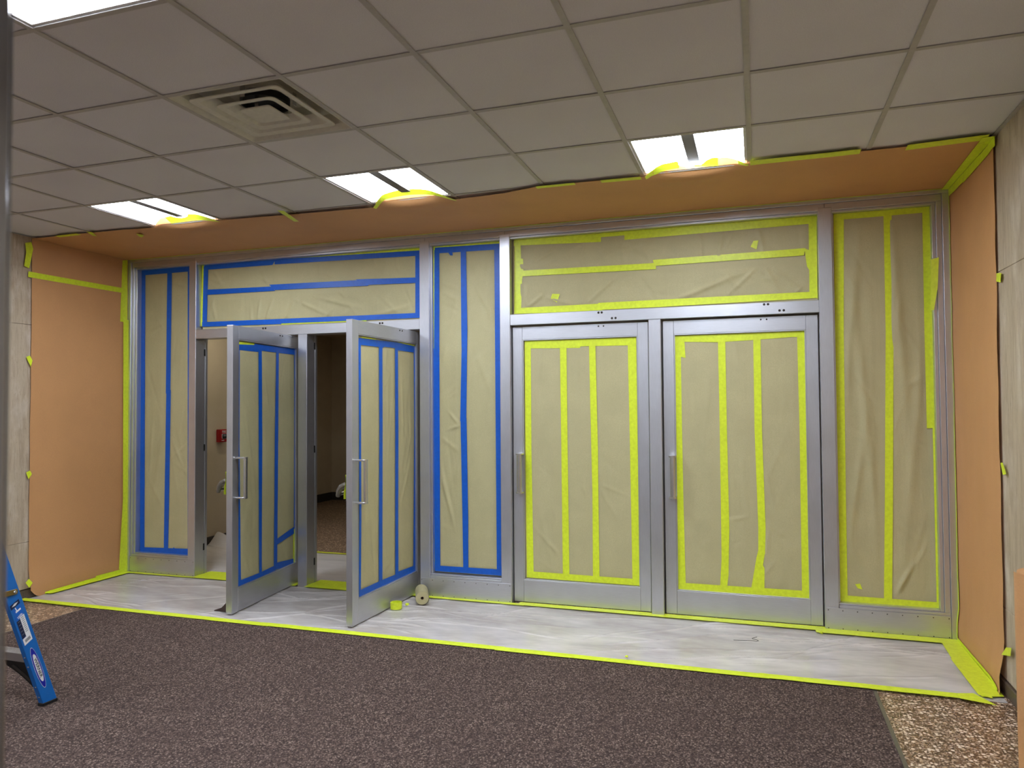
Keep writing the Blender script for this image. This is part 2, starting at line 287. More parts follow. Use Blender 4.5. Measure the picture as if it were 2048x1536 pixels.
# ------------------------------------------------------------------ tape outlines, measured on their own planes (metres)
TAPES = {
 'window_left': {
  'b': [
   [(-1.277, 2.784),(-1.224, 2.781),(-1.212, 0.167),(-1.264, 0.173)],
   [(-1.277, 2.775),(-0.696, 2.775),(-0.695, 2.716),(-1.276, 2.714)],
   [(-0.971, 2.718),(-0.919, 2.719),(-0.928, 1.619),(-0.979, 1.619)],
   [(-0.973, 1.651),(-0.922, 1.65),(-0.936, 0.523),(-0.942, 0.218),(-0.99, 0.215),(-0.987, 0.521)],
   [(-1.264, 0.219),(-0.678, 0.233),(-0.678, 0.171),(-1.258, 0.173)],
   [(-0.74, 2.771),(-0.696, 2.773),(-0.678, 0.179),(-0.722, 0.177)],
   [(-0.878, 0.239),(-0.861, 0.223),(-0.894, 0.216)],
  ],
 },
 'transom_left': {
  'l': [
   [(-0.585, 2.766),(-0.552, 2.763),(-0.56, 2.217),(-0.593, 2.214)],
   [(-0.585, 2.775),(1.588, 2.761),(1.588, 2.729),(-0.585, 2.739)],
   [(0.254, 2.214),(1.076, 2.208),(1.076, 2.19),(0.254, 2.197)],
  ],
  'b': [
   [(-0.558, 2.759),(0.201, 2.765),(0.161, 2.716),(-0.558, 2.719)],
   [(0.184, 2.762),(1.588, 2.739),(1.587, 2.697),(0.184, 2.719)],
   [(-0.563, 2.751),(-0.514, 2.747),(-0.527, 2.225),(-0.576, 2.213)],
   [(1.521, 2.734),(1.588, 2.733),(1.586, 2.178),(1.52, 2.221)],
   [(-0.551, 2.541),(0.161, 2.529),(0.192, 2.49),(-0.551, 2.494)],
   [(0.129, 2.546),(0.973, 2.534),(1.095, 2.533),(1.095, 2.481),(0.192, 2.497)],
   [(0.973, 2.541),(1.552, 2.522),(1.551, 2.479),(1.099, 2.488)],
   [(-0.577, 2.251),(0.238, 2.245),(0.254, 2.201),(-0.576, 2.21)],
   [(0.233, 2.245),(1.586, 2.236),(1.586, 2.196),(0.254, 2.205)],
  ],
 },
 'window_center': {
  'l': [
   [(1.675, 2.763),(1.693, 2.766),(1.685, 1.935),(1.672, 1.935)],
   [(1.677, 1.141),(1.688, 1.141),(1.691, 0.198),(1.678, 0.197)],
   [(1.684, 2.758),(2.275, 2.768),(2.275, 2.737),(1.684, 2.734)],
  ],
  'b': [
   [(1.693, 2.752),(2.275, 2.743),(2.275, 2.697),(1.693, 2.705)],
   [(1.688, 2.734),(1.732, 2.719),(1.728, 1.933),(1.683, 1.935)],
   [(1.679, 1.947),(1.728, 1.945),(1.729, 0.193),(1.682, 0.197)],
   [(1.915, 2.717),(1.961, 2.714),(1.968, 2.083),(1.965, 1.926),(1.955, 1.371),(1.904, 1.371),(1.919, 1.928),(1.917, 2.085)],
   [(1.907, 1.387),(1.957, 1.394),(1.967, 0.637),(1.966, 0.227),(1.924, 0.224),(1.919, 0.635)],
   [(2.196, 2.728),(2.242, 2.74),(2.238, 2.073),(2.241, 0.233),(2.201, 0.23),(2.198, 2.074)],
   [(1.686, 0.235),(2.239, 0.237),(2.239, 0.191),(1.686, 0.191)],
   [(1.805, 2.713),(1.844, 2.71),(1.848, 2.678),(1.826, 2.68)],
  ],
 },
 'transom_right': {
  'l': [
   [(2.361, 2.762),(2.409, 2.75),(2.412, 2.615),(2.428, 2.61),(2.431, 2.506),(2.419, 2.449),(2.409, 2.212),(2.356, 2.195)],
   [(2.356, 2.762),(3.035, 2.762),(3.034, 2.695),(2.409, 2.716),(2.356, 2.716)],
   [(3.008, 2.76),(3.249, 2.763),(3.249, 2.73),(3.008, 2.73)],
   [(3.209, 2.762),(4.516, 2.776),(4.515, 2.727),(4.461, 2.708),(3.208, 2.696)],
   [(4.462, 2.735),(4.513, 2.772),(4.509, 2.198),(4.459, 2.224)],
   [(4.433, 2.543),(4.465, 2.527),(4.462, 2.39),(4.447, 2.419),(4.439, 2.481)],
   [(2.403, 2.521),(3.434, 2.511),(3.434, 2.466),(2.403, 2.477)],
   [(3.413, 2.534),(4.438, 2.544),(4.429, 2.495),(3.423, 2.49)],
   [(2.357, 2.233),(2.409, 2.235),(3.04, 2.237),(3.04, 2.182),(2.356, 2.191)],
   [(3.01, 2.243),(4.51, 2.245),(4.509, 2.201),(3.459, 2.191),(3.01, 2.191)],
   [(2.659, 2.329),(2.718, 2.325),(2.694, 2.262),(2.647, 2.295)],
   [(4.105, 2.619),(4.138, 2.62),(4.124, 2.558),(4.085, 2.579)],
  ],
 },
 'window_right': {
  'l': [
   [(4.619, 2.774),(4.682, 2.75),(4.667, 1.962),(4.66, 0.848),(4.659, 0.207),(4.606, 0.166),(4.609, 0.847),(4.614, 1.964)],
   [(4.619, 2.776),(5.2, 2.776),(5.147, 2.723),(4.825, 2.72),(4.679, 2.72),(4.618, 2.718)],
   [(4.921, 2.729),(4.969, 2.728),(4.965, 1.95),(4.941, 0.858),(4.923, 0.21),(4.875, 0.207),(4.893, 0.856),(4.919, 1.952)],
   [(5.148, 2.754),(5.2, 2.776),(5.198, 1.942),(5.193, 1.327),(5.146, 1.325),(5.145, 1.944)],
   [(5.179, 1.346),(5.195, 1.346),(5.193, 0.171),(5.179, 0.198)],
   [(4.613, 0.22),(5.18, 0.217),(5.193, 0.166),(4.612, 0.164)],
   [(4.705, 0.298),(4.735, 0.304),(4.749, 0.266),(4.72, 0.273)],
  ],
 },
 'flap': {
  'l': [
   [(5.178, 2.403),(5.221, 2.412),(5.211, 2.221),(5.188, 2.079),(5.171, 2.08)],
  ],
 },
 'door_3': {
  'l': [
   [(-0.875, 1.98),(-0.827, 1.971),(-0.828, 1.152),(-0.818, 0.22),(-0.871, 0.194),(-0.875, 1.151)],
   [(-0.089, 1.954),(-0.027, 1.977),(-0.025, 1.162),(-0.014, 0.187),(-0.074, 0.226),(-0.081, 1.161)],
   [(-0.873, 1.98),(-0.425, 1.978),(-0.445, 1.914),(-0.826, 1.922),(-0.873, 1.923)],
   [(-0.463, 1.978),(-0.027, 1.979),(-0.027, 1.921),(-0.445, 1.926)],
   [(-0.598, 1.941),(-0.548, 1.939),(-0.546, 1.155),(-0.541, 0.223),(-0.591, 0.227),(-0.594, 1.155)],
   [(-0.376, 1.941),(-0.328, 1.94),(-0.317, 1.158),(-0.317, 0.84),(-0.315, 0.227),(-0.364, 0.228),(-0.361, 0.838),(-0.366, 1.158)],
   [(-0.871, 0.239),(-0.819, 0.239),(-0.072, 0.235),(-0.013, 0.233),(-0.014, 0.189),(-0.871, 0.192)],
  ],
 },
 'door_4': {
  'l': [
   [(-0.892, 1.975),(-0.843, 1.966),(-0.841, 1.308),(-0.838, 0.813),(-0.83, 0.223),(-0.884, 0.198),(-0.893, 0.811),(-0.895, 1.307)],
   [(-0.068, 1.962),(-0.017, 1.981),(-0.016, 1.311),(-0.015, 0.183),(-0.066, 0.23),(-0.063, 1.311)],
   [(-0.892, 1.978),(-0.017, 1.981),(-0.018, 1.936),(-0.094, 1.943),(-0.349, 1.931),(-0.586, 1.923),(-0.816, 1.934),(-0.893, 1.935)],
   [(-0.861, 1.941),(-0.816, 1.936),(-0.81, 1.819),(-0.842, 1.827),(-0.862, 1.877)],
   [(-0.586, 1.939),(-0.537, 1.941),(-0.535, 1.309),(-0.529, 0.633),(-0.539, 0.305),(-0.554, 0.187),(-0.597, 0.212),(-0.584, 0.406),(-0.583, 0.631),(-0.583, 1.309)],
   [(-0.351, 1.945),(-0.303, 1.947),(-0.304, 1.31),(-0.291, 0.644),(-0.297, 0.464),(-0.341, 0.461),(-0.338, 0.642),(-0.352, 1.31)],
   [(-0.34, 0.488),(-0.297, 0.477),(-0.312, 0.388),(-0.302, 0.365),(-0.305, 0.219),(-0.389, 0.233),(-0.353, 0.437)],
   [(-0.883, 0.23),(-0.831, 0.231),(-0.066, 0.233),(-0.014, 0.233),(-0.015, 0.18),(-0.882, 0.179)],
  ],
 },
 'door_1': {
  'l': [
   [(-0.881, 1.972),(-0.65, 1.98),(-0.65, 1.961),(-0.88, 1.95)],
   [(-0.317, 0.197),(-0.041, 0.183),(-0.041, 0.166),(-0.309, 0.179)],
   [(-0.038, 0.478),(0.018, 0.478),(0.002, 0.166),(-0.045, 0.167)],
  ],
  'b': [
   [(-0.88, 1.952),(-0.847, 1.949),(-0.845, 1.618),(-0.845, 1.25),(-0.827, 0.516),(-0.818, 0.178),(-0.866, 0.168),(-0.869, 0.524),(-0.876, 1.252)],
   [(-0.88, 1.952),(-0.65, 1.965),(-0.643, 1.976),(-0.277, 1.978),(0.048, 1.983),(0.048, 1.932),(-0.28, 1.929),(-0.535, 1.929),(-0.593, 1.916),(-0.88, 1.912)],
   [(-0.589, 1.931),(-0.543, 1.934),(-0.532, 1.235),(-0.535, 0.54),(-0.534, 0.21),(-0.571, 0.21),(-0.577, 0.547),(-0.583, 1.238)],
   [(-0.326, 1.942),(-0.285, 1.941),(-0.292, 1.224),(-0.302, 0.422),(-0.304, 0.222),(-0.355, 0.221),(-0.353, 0.431),(-0.345, 1.226)],
   [(-0.034, 1.95),(0.048, 1.984),(0.053, 0.468),(-0.034, 0.465),(-0.029, 1.211)],
   [(-0.318, 0.43),(-0.034, 0.484),(-0.033, 0.427),(-0.318, 0.384)],
   [(-0.866, 0.223),(-0.821, 0.223),(-0.576, 0.219),(-0.355, 0.227),(-0.301, 0.242),(-0.041, 0.22),(-0.041, 0.175),(-0.319, 0.19),(-0.866, 0.168)],
  ],
 },
 'door_2': {
  'l': [
   [(-0.81, 1.979),(-0.614, 1.978),(-0.614, 1.959),(-0.811, 1.958)],
   [(-0.295, 1.981),(0.0, 1.976),(0.0, 1.952),(-0.295, 1.958)],
   [(-0.008, 1.939),(0.026, 1.941),(0.014, 0.184),(-0.02, 0.184)],
   [(-0.281, 0.194),(-0.012, 0.19),(-0.012, 0.17),(-0.281, 0.168)],
   [(-0.853, 0.197),(-0.633, 0.19),(-0.634, 0.176),(-0.853, 0.173)],
  ],
  'b': [
   [(-0.856, 1.966),(-0.824, 1.953),(-0.822, 1.327),(-0.819, 0.705),(-0.827, 0.215),(-0.853, 0.184),(-0.847, 0.709),(-0.847, 1.328)],
   [(-0.856, 1.966),(-0.3, 1.977),(0.009, 1.967),(0.009, 1.916),(-0.043, 1.917),(-0.296, 1.918),(-0.342, 1.931),(-0.5, 1.93),(-0.524, 1.919),(-0.579, 1.922),(-0.856, 1.919)],
   [(-0.579, 1.937),(-0.529, 1.937),(-0.528, 1.317),(-0.533, 0.662),(-0.535, 0.207),(-0.585, 0.211),(-0.583, 0.669),(-0.574, 1.318)],
   [(-0.342, 1.947),(-0.296, 1.942),(-0.291, 1.309),(-0.297, 0.627),(-0.296, 0.22),(-0.345, 0.215),(-0.343, 0.634),(-0.34, 1.31)],
   [(-0.039, 1.937),(0.021, 1.953),(0.01, 1.299),(-0.012, 0.19),(-0.057, 0.215),(-0.034, 1.3)],
   [(-0.852, 0.228),(-0.822, 0.228),(-0.585, 0.23),(-0.542, 0.23),(-0.345, 0.227),(-0.296, 0.239),(-0.057, 0.231),(-0.011, 0.229),(-0.012, 0.183),(-0.285, 0.183),(-0.634, 0.183),(-0.853, 0.181)],
  ],
 },
 'wall_left': {
  'l': [
   [(-0.989, 2.577),(-0.078, 2.582),(-0.078, 2.537),(-0.993, 2.532)],
   [(-0.075, 2.833),(-0.019, 2.848),(-0.016, 2.273),(-0.097, 2.274)],
   [(-0.075, 2.29),(-0.016, 2.296),(-0.003, 0.652),(-0.002, -0.009),(-0.102, 0.049),(-0.064, 0.66)],
   [(-1.024, 2.796),(-0.973, 2.814),(-0.956, 2.762),(-0.988, 2.6),(-1.03, 2.613),(-1.014, 2.722)],
   [(-1.0, 1.898),(-0.97, 1.911),(-0.947, 1.873),(-0.961, 1.821)],
   [(-0.992, 0.99),(-0.959, 1.003),(-0.942, 0.974),(-0.971, 0.937)],
   [(-0.998, 0.134),(-0.967, 0.158),(-0.941, 0.121),(-0.974, 0.09)],
   [(-0.383, 0.057),(-0.03, 0.033),(-0.03, -0.007),(-0.373, 0.012)],
   [(-0.827, 0.027),(-0.373, 0.025),(-0.373, -0.001),(-0.827, -0.005)],
  ],
 },
 'wall_right': {
  'l': [
   [(-0.945, 2.15),(-1.025, 2.137),(-1.005, 2.093),(-0.934, 2.109)],
   [(-0.944, 1.182),(-0.979, 1.187),(-1.026, 1.134),(-0.974, 1.124)],
   [(-0.89, 0.2),(-0.958, 0.259),(-1.043, 0.283),(-1.032, 0.238)],
  ],
 },
 'ceiling': {
  'l': [
   [(-1.07, -1.018),(-0.844, -0.988),(-0.93, -0.931),(-1.142, -0.936)],
   [(-0.724, -1.014),(-0.706, -0.972),(-0.785, -0.86),(-0.804, -0.885)],
   [(-0.41, -0.847),(-0.391, -0.787),(-0.472, -0.727),(-0.467, -0.761)],
   [(1.051, -1.094),(1.088, -1.067),(1.011, -0.783),(0.978, -0.795)],
   [(2.839, -0.959),(3.082, -0.962),(3.065, -0.91),(2.827, -0.919)],
   [(3.238, -0.965),(3.482, -0.959),(3.472, -0.894),(3.231, -0.909)],
   [(4.084, -0.991),(4.251, -1.012),(4.664, -1.015),(4.662, -0.924),(4.253, -0.939),(4.088, -0.925)],
   [(4.884, -0.996),(5.258, -1.048),(5.247, -0.978),(4.881, -0.924)],
  ],
 },
}
# ------------------------------------------------------------------ the room shell
XL, XR, H, YB = -1.357, 5.294, 2.856, -8.22
GX, GY, T = 4.0916, -1.5089, .61
def structure(o, label, cat=None): return tag(o, label, cat, kind='structure')

structure(MB().box(-3.2, XR+.2, YB-.2, 6.2, -.12, 0).build('floor', TERRAZZO), 'speckled brown terrazzo floor', 'floor')

def stone_wall(name, x, side, label):
    x0, x1 = (x-.2, x-.031) if side < 0 else (x+.031, x+.2)
    wl = structure(MB().box(x0, x1, YB, .16, 0, 3.0).build(name, JOINT), label, 'wall')
    ys = [.16, -1.68, -3.5, -5.3, -7.1, YB]; zs = [.075, .442, 2.157, 2.98]
    for i in range(len(ys)-1):
        for k in range(3):
            f = (x-.031, x) if side < 0 else (x, x+.031)
            MB().box(f[0], f[1], ys[i+1]+.0015, ys[i]-.0015, zs[k]+.0012, zs[k+1]-.0012).build('stone_slab', TRAV, wl, bevel=.0015)
    return wl
stone_wall('wall_left', XL, -1, 'beige travertine slab wall at the left')
stone_wall('wall_right', XR, 1, 'beige travertine slab wall at the right')
structure(MB().box(XL-.03, XL+.012, YB, -.002, 0, .07).build('baseboard_left', BASE_T, bevel=.004), 'dark speckled terrazzo base along the left wall', 'baseboard')
structure(MB().box(XR-.012, XR+.03, YB, -.002, 0, .07).build('baseboard_right', BASE_T, bevel=.004), 'dark speckled terrazzo base along the right wall', 'baseboard')
structure(MB().box(XL-.2, XR+.2, YB-.2, YB, 0, 3.0).build('wall_rear', WALLP), 'plain painted wall behind the viewer', 'wall')

# ------------------------------------------------------------------ the hall beyond the doors
structure(MB().box(-1.6, -1.4, .16, 2.2, 0, 2.75).build('wall_hall_left', BEIGE), 'beige painted hall wall with the fire alarm, beyond the open doors', 'wall')
structure(MB().box(-2.37, -1.6, 2.1, 2.2, 0, 2.75).add(*[[],[]]).build('wall_hall_return', BEIGE), 'short beige return wall in the dim hall', 'wall')
structure(MB().box(-2.57, -2.37, 2.1, 5.2, 0, 2.75).build('wall_hall_side', BEIGE), 'beige side wall deep in the dim hall', 'wall')
structure(MB().box(-2.57, 5.5, 5.02, 5.2, 0, 2.75).build('wall_hall_far', BEIGE), 'far wall of the dim hall', 'wall')
structure(MB().box(5.3, 5.5, .16, 5.02, 0, 2.75).build('wall_hall_right', BEIGE), 'right wall of the hall, hidden by the masked glass', 'wall')
structure(MB().box(-2.57, 5.5, .16, 5.2, 2.6, 2.7).build('ceiling_hall', BEIGE), 'dim ceiling of the hall', 'ceiling')
structure(MB().box(-1.4, -1.388, .16, 2.2, 0, .125).build('baseboard_hall_left', BASEM, bevel=.002), 'dark vinyl base under the fire alarm', 'baseboard')
structure(MB().box(-2.37, -2.358, 2.2, 5.02, 0, .125).box(-2.358, 3.0, 5.008, 5.02, 0, .125).build('baseboard_hall_far', BASEM, bevel=.002), 'dark vinyl base deep in the hall', 'baseboard')
structure(MB().box(XL-.05, XR+.05, .0, .16, 2.858, 3.0).build('wall_lintel', WALLP), 'wall above the glazed front', 'wall')
def downlight(x, y, watts, label):
    t = empty('downlight', (x, y, 2.6)); tag(t, label, 'lamp')
    MB().lathe([(.075, 0), (.095, 0), (.095, -.008), (.075, -.004)], (x, y, 2.6), n=24).build('trim_ring', WHITE_MET, t)
    MB().cyl((x, y, 2.5985), (x, y, 2.5995), .075, 24).build('lamp_lens', emis('downlight_lens', (1, .9, .74), watts), t)
downlight(-.75, .95, HALL*3.2, 'recessed downlight in the hall near the fire alarm')
downlight(.6, 2.6, HALL*4.0, 'unseen downlight added to brighten the back of the hall')  # added lamp, lifts the dim far walls; no fitting is seen there

# ------------------------------------------------------------------ ceiling
ceil = structure(MB().box(XL-.2, XR+.2, YB-.2, .0, 3.0, 3.08).build('ceiling', WALLP), 'suspended ceiling of pale tiles in a metal grid', 'ceiling')
LK = (-7, -4, -1); LROW = (-1, 3, 7)       # troffer columns and rows
lights = {(k, j) for k in LK for j in LROW}
vent_cell = (-4, 1)
def cell(k, j): return GX+T*k, GY-T*(j+1)   # lower-left corner (x0, y0) of a grid cell
tile_src = None
rng.seed(3)
for j in range(-3, 11):
    for k in range(-9, 2):
        if (k, j) in lights or (k, j) == vent_cell: continue
        x0, y0 = cell(k, j); sy = 1.0; yc = y0+T/2
        if j == -3:
            y1 = -.004; sy = (y1-y0)/T; yc = (y0+y1)/2
        if tile_src is None:
            m = MB().box(-.298, .298, -.298, .298, 0, .016)
            tile_src = m.build('ceiling_tile', TILE, ceil, bevel=.002); tile_src.location = (x0+T/2, yc, H+.0045); continue
        inst(tile_src, 'ceiling_tile', ceil, (x0+T/2, yc, H+.0045+rng.uniform(0, .0015)), (0, 0, rng.choice((0, math.pi))), (1, sy, 1))
for k in range(-8, 2):
    x = GX+T*k; MB().box(x-.012, x+.012, YB, -.002, H, H+.003).box(x-.002, x+.002, YB, -.002, H+.003, H+.04).build('grid_runner', TEE, ceil)
for j in range(-2, 11):
    y = GY-T*j; MB().box(XL, XR, y-.012, y+.012, H+.0008, H+.0035).box(XL, XR, y-.002, y+.002, H+.004, H+.03).build('grid_cross_runner', TEE, ceil)
MB().box(XL, XL+.02, YB, -.002, H-.001, H+.002).build('wall_angle', TEE, ceil); MB().box(XR-.02, XR, YB, -.002, H-.001, H+.002).build('wall_angle', TEE, ceil)

def troffer(k, j, label):
    x0, y0 = cell(k, j); cx, cy = x0+T/2, y0+T/2; a = .292; zt = H+.0045
    t = empty('ceiling_light', (cx, cy, H)); tag(t, label, 'ceiling light', 'recessed square ceiling lights')
    MB().add([(cx+sx*r, cy+sy*r, z) for r, z in ((a, zt), (a-.014, zt), (a, zt+.1)) for sx, sy in ((-1,-1),(1,-1),(1,1),(-1,1))],
             [(i, (i+1) % 4, 4+(i+1) % 4, 4+i) for i in range(4)] + [(i, 8+i, 8+(i+1) % 4, (i+1) % 4) for i in range(4)] + [(8, 9, 10, 11)]).build('housing', WHITE_MET, t)
    b = a-.014; zo, zi, e = zt+.012, zt+.042, .07
    for s in (-1, 1):
        xo, xi = cx+s*b, cx+s*.034
        MB().add([(xo, cy-b, zo), (xi, cy-b+e, zi), (xi, cy+b-e, zi), (xo, cy+b, zo), (xo, cy-b, zo+.004), (xi, cy-b+e, zi+.004), (xi, cy+b-e, zi+.004), (xo, cy+b, zo+.004)],
                 [(0,1,2,3),(7,6,5,4),(0,4,5,1),(1,5,6,2),(2,6,7,3),(3,7,4,0)]).build('lens', TROFFER_GLOW, t)
    for s in (-1, 1):
        yo, yi = cy+s*b, cy+s*(b-e)
        MB().add([(cx-b, yo, zo), (cx+b, yo, zo), (cx+.034, yi, zi), (cx-.034, yi, zi), (cx-b, yo, zo+.004), (cx+b, yo, zo+.004), (cx+.034, yi, zi+.004), (cx-.034, yi, zi+.004)],
                 [(0,1,2,3),(7,6,5,4),(0,4,5,1),(1,5,6,2),(2,6,7,3),(3,7,4,0)]).build('glowing_end_plate', TROFFER_GLOW, t)  # plain end plates given the lens emission so they look blown out
    MB().prism([(cx-.036, cy-b, zo+.036), (cx+.036, cy-b, zo+.036), (cx+.032, cy-b, zo+.016), (cx-.032, cy-b, zo+.016)], (0, 2*b, 0)).build('centre_spine', SPINE, t)
    return t
NAMES = {(-7,-1): 'recessed ceiling light by the brown papered left corner, edge taped over', (-4,-1): 'middle ceiling light of the row above the glazed front, lime tape arc on its edge',
         (-1,-1): 'ceiling light above the closed right doors with crumpled tape on its edge', (-4,3): 'nearest ceiling light in the top left corner of the view'}
for k, j in sorted(lights): troffer(k, j, NAMES.get((k, j), 'recessed ceiling light of the %s row %s, outside the view' % ({3: 'second', 7: 'rear', -1: 'front'}[j], {-7: 'nearest the left wall', -4: 'in the middle', -1: 'nearest the right wall'}[k])))

def rsq(c, h, z, r, n=5):
    out = []
    for q, (sx, sy) in enumerate(((1,1),(-1,1),(-1,-1),(1,-1))):
        for i in range(n):
            an = R(90*q + 90*i/(n-1)); out.append((c[0]+sx*(h-r)+r*math.cos(an), c[1]+sy*(h-r)+r*math.sin(an), z))
    return out
def rings(loops):
    m = MB(); n = len(loops[0]); vs = [p for l in loops for p in l]
    return m.add(vs, [(a*n+i, a*n+(i+1) % n, (a+1)*n+(i+1) % n, (a+1)*n+i) for a in range(len(loops)-1) for i in range(n)])
vx, vy = cell(*vent_cell); vc = (vx+T/2, vy+T/2)
vt = empty('air_vent', (*vc, H)); tag(vt, 'cream square air vent with nested cones set into the ceiling grid', 'air vent')
rings([rsq(vc, .297, H+.002, .004), rsq(vc, .288, H+.001, .01), rsq(vc, .262, H+.022, .02), rsq(vc, .235, H+.062, .03), rsq(vc, .15, H+.078, .05)]).build('face_panel', VENTM, vt, smooth=False)
MB().box(vc[0]-.16, vc[0]+.16, vc[1]-.16, vc[1]+.16, H+.0785, H+.082).build('back_plate', VENTM, vt)
MB().lathe([(.105, .045), (.112, .045), (.112, .075), (.105, .075)], (*vc, H), n=32).build('duct_collar', DARK, vt)
MB().cyl((*vc, H+.070), (*vc, H+.0755), .105, 32).build('duct_opening', DARK, vt)
for ho, zo, hi, zi, nm in ((.238, .002, .158, .040, 'outer_cone'), (.156, -.002, .092, .028, 'middle_cone')):
    rings([rsq(vc, hi, H+zi+.003, .02), rsq(vc, hi, H+zi, .02), rsq(vc, ho-.03, H+zo+.004, .03), rsq(vc, ho, H+zo, .03), rsq(vc, ho, H+zo+.004, .03), rsq(vc, ho-.03, H+zo+.008, .03), rsq(vc, hi, H+zi+.003, .02)]).build(nm, VENTM, vt, smooth=False)
m = rings([rsq(vc, .082, H-.004, .014), rsq(vc, .082, H+.002, .014)]); n_ = len(m.v)//2
m.f += [tuple(range(n_-1, -1, -1)), tuple(range(n_, 2*n_))]; m.build('centre_plate', VENTM, vt)
for sx, sy in ((0, -1), (-1, 0), (1, 0), (0, 1)):
    px, py = vc[0]+sx*.16, vc[1]+sy*.16; w1, w2 = (.012, .002) if sx == 0 else (.002, .012)
    MB().box(px-w1, px+w1, py-w2, py+w2, H+.018, H+.078).build('hanger', STEEL, vt)
for sx, sy in ((0, -1), (0, 1)):
    px, py = vc[0]+sx*.09, vc[1]+sy*.06
    MB().box(px-.01, px+.01, py-.002, py+.002, H+.003, H+.072).build('hanger', STEEL, vt)

# ------------------------------------------------------------------ the glazed front: frame
fr = empty('trim_1', (0, 0, 0)); structure(fr, 'brushed aluminium frame of the glazed entrance front', 'frame')
def bar(name, x0, x1, y0, y1, z0, z1, mat, b=.002): return MB().box(x0, x1, y0, y1, z0, z1).build(name, mat, fr, bevel=b)
bar('jamb', XL+.001, -1.314, -.012, .12, 0, 2.8215, ALU_V); bar('jamb', 5.246, XR-.001, -.012, .12, 0, 2.8215, ALU_V)
bar('stile', -1.313, -1.29, .0, .12, .1687, 2.7745, ALU_V); bar('stile', -1.2895, -1.2672, .012, .12, .1687, 2.7595, ALU_V)
bar('stile', 5.2125, 5.245, .0, .12, .1687, 2.7745, ALU_V); bar('stile', 5.1902, 5.212, .012, .12, .1687, 2.7595, ALU_V)
bar('head_trim', XL+.001, 1.955, -.012, .12, 2.8225, 2.8545, ALU_H); bar('head_trim', 1.957, XR-.001, -.012, .12, 2.8225, 2.8545, ALU_H)
for a, b in ((-1.313, -.61), (-.608, 1.632), (1.634, 2.302), (2.304, 4.556), (4.558, 5.245)):
    bar('head_rail', a, b, .0, .12, 2.775, 2.8215, ALU_H); bar('head_bead', max(a, -1.289), min(b, 5.212), .014, .12, 2.76, 2.7745, ALU_H)
for a, b in ((-.666, -.59), (1.587, 1.669), (2.26, 2.342), (4.514, 4.6)):
    mu = bar('mullion', a, b, -.003, .112, 0, 2.795, ALU_V, .003)
    MB().box(a+.006, b-.006, .1125, .121, 0, 2.78).box(a+.001, b-.001, .1215, .15, 0, 2.78).build('rear_stop', ALU_V, mu, bevel=.001)
for a, b in ((1.669, 1.681), (2.248, 2.26), (-.678, -.666), (4.6, 4.612)):
    bar('side_bead', a+.0003, b-.0003, .03, .085, .18, 2.76, ALU_V)
for a, b in ((.465, .552), (3.383, 3.47)):
    mu = bar('door_mullion', a, b, -.003, .112, 0, 2.0965, ALU_V, .003)
    MB().box(a+.006, b-.006, .1125, .121, 0, 2.096).box(a+.001, b-.001, .1215, .15, 0, 2.096).build('rear_stop', ALU_V, mu, bevel=.001)
def bolt(x, y, z, parent, r=.0085):
    MB().cyl((x, y, z), (x, y-.003, z), r, 12, r*.85).cyl((x, y-.003, z), (x, y-.0042, z), r*.4, 8).build('bolt', BOLT, parent)
for a, b, bl in ((-.59, 1.587, ((.117, 2.162), (.142, 2.162), (1.235, 2.160), (1.258, 2.160))), (2.342, 4.514, ((3.023, 2.163), (3.047, 2.163), (3.122, 2.118), (3.148, 2.118), (4.167, 2.166), (4.192, 2.166), (4.265, 2.12), (4.292, 2.12)))):
    hd = bar('door_header', a, b, -.002, .12, 2.097, 2.18, ALU_H, .003)
    for x, z in bl: bolt(x, -.002, z, hd)
for a, b, ka, kb in ((-1.313, -.667, -1.312, -.591), (1.670, 2.259, 1.590, 2.340), (4.601, 5.245, 4.522, 5.244)):
    bar('sill', a, b, .0, .12, .15, .168, ALU_H); bar('sill_bead', max(a, -1.2665), min(b, 5.1895), .014, .12, .1685, .18, ALU_H)
    bar('base_rail', a, b, .0, .12, 0, .1495, ALU_H)
    kp = bar('kick_plate', ka, kb, -.0075, -.0035, .004, .15, ALU_H, .001)
    m = MB(); nr = 9
    for i in range(nr):
        for z in (.135, .018):
            x = ka+.012+(kb-ka-.024)*i/(nr-1); m.cyl((x, -.0075, z), (x, -.0095, z), .0035, 8, .002)
    tag(m.build('rivets', BOLT, kp), 'row of small dark rivets', kind='stuff')
for x, zs in ((-.59, (1.983, 1.132, .249)), (.552, (2.005, 1.132, .188))):
    for z in zs: MB().box(x-.003, x+.002, .1, .118, z-.03, z+.03).build('strike_slot', BLACK, fr, bevel=.001)

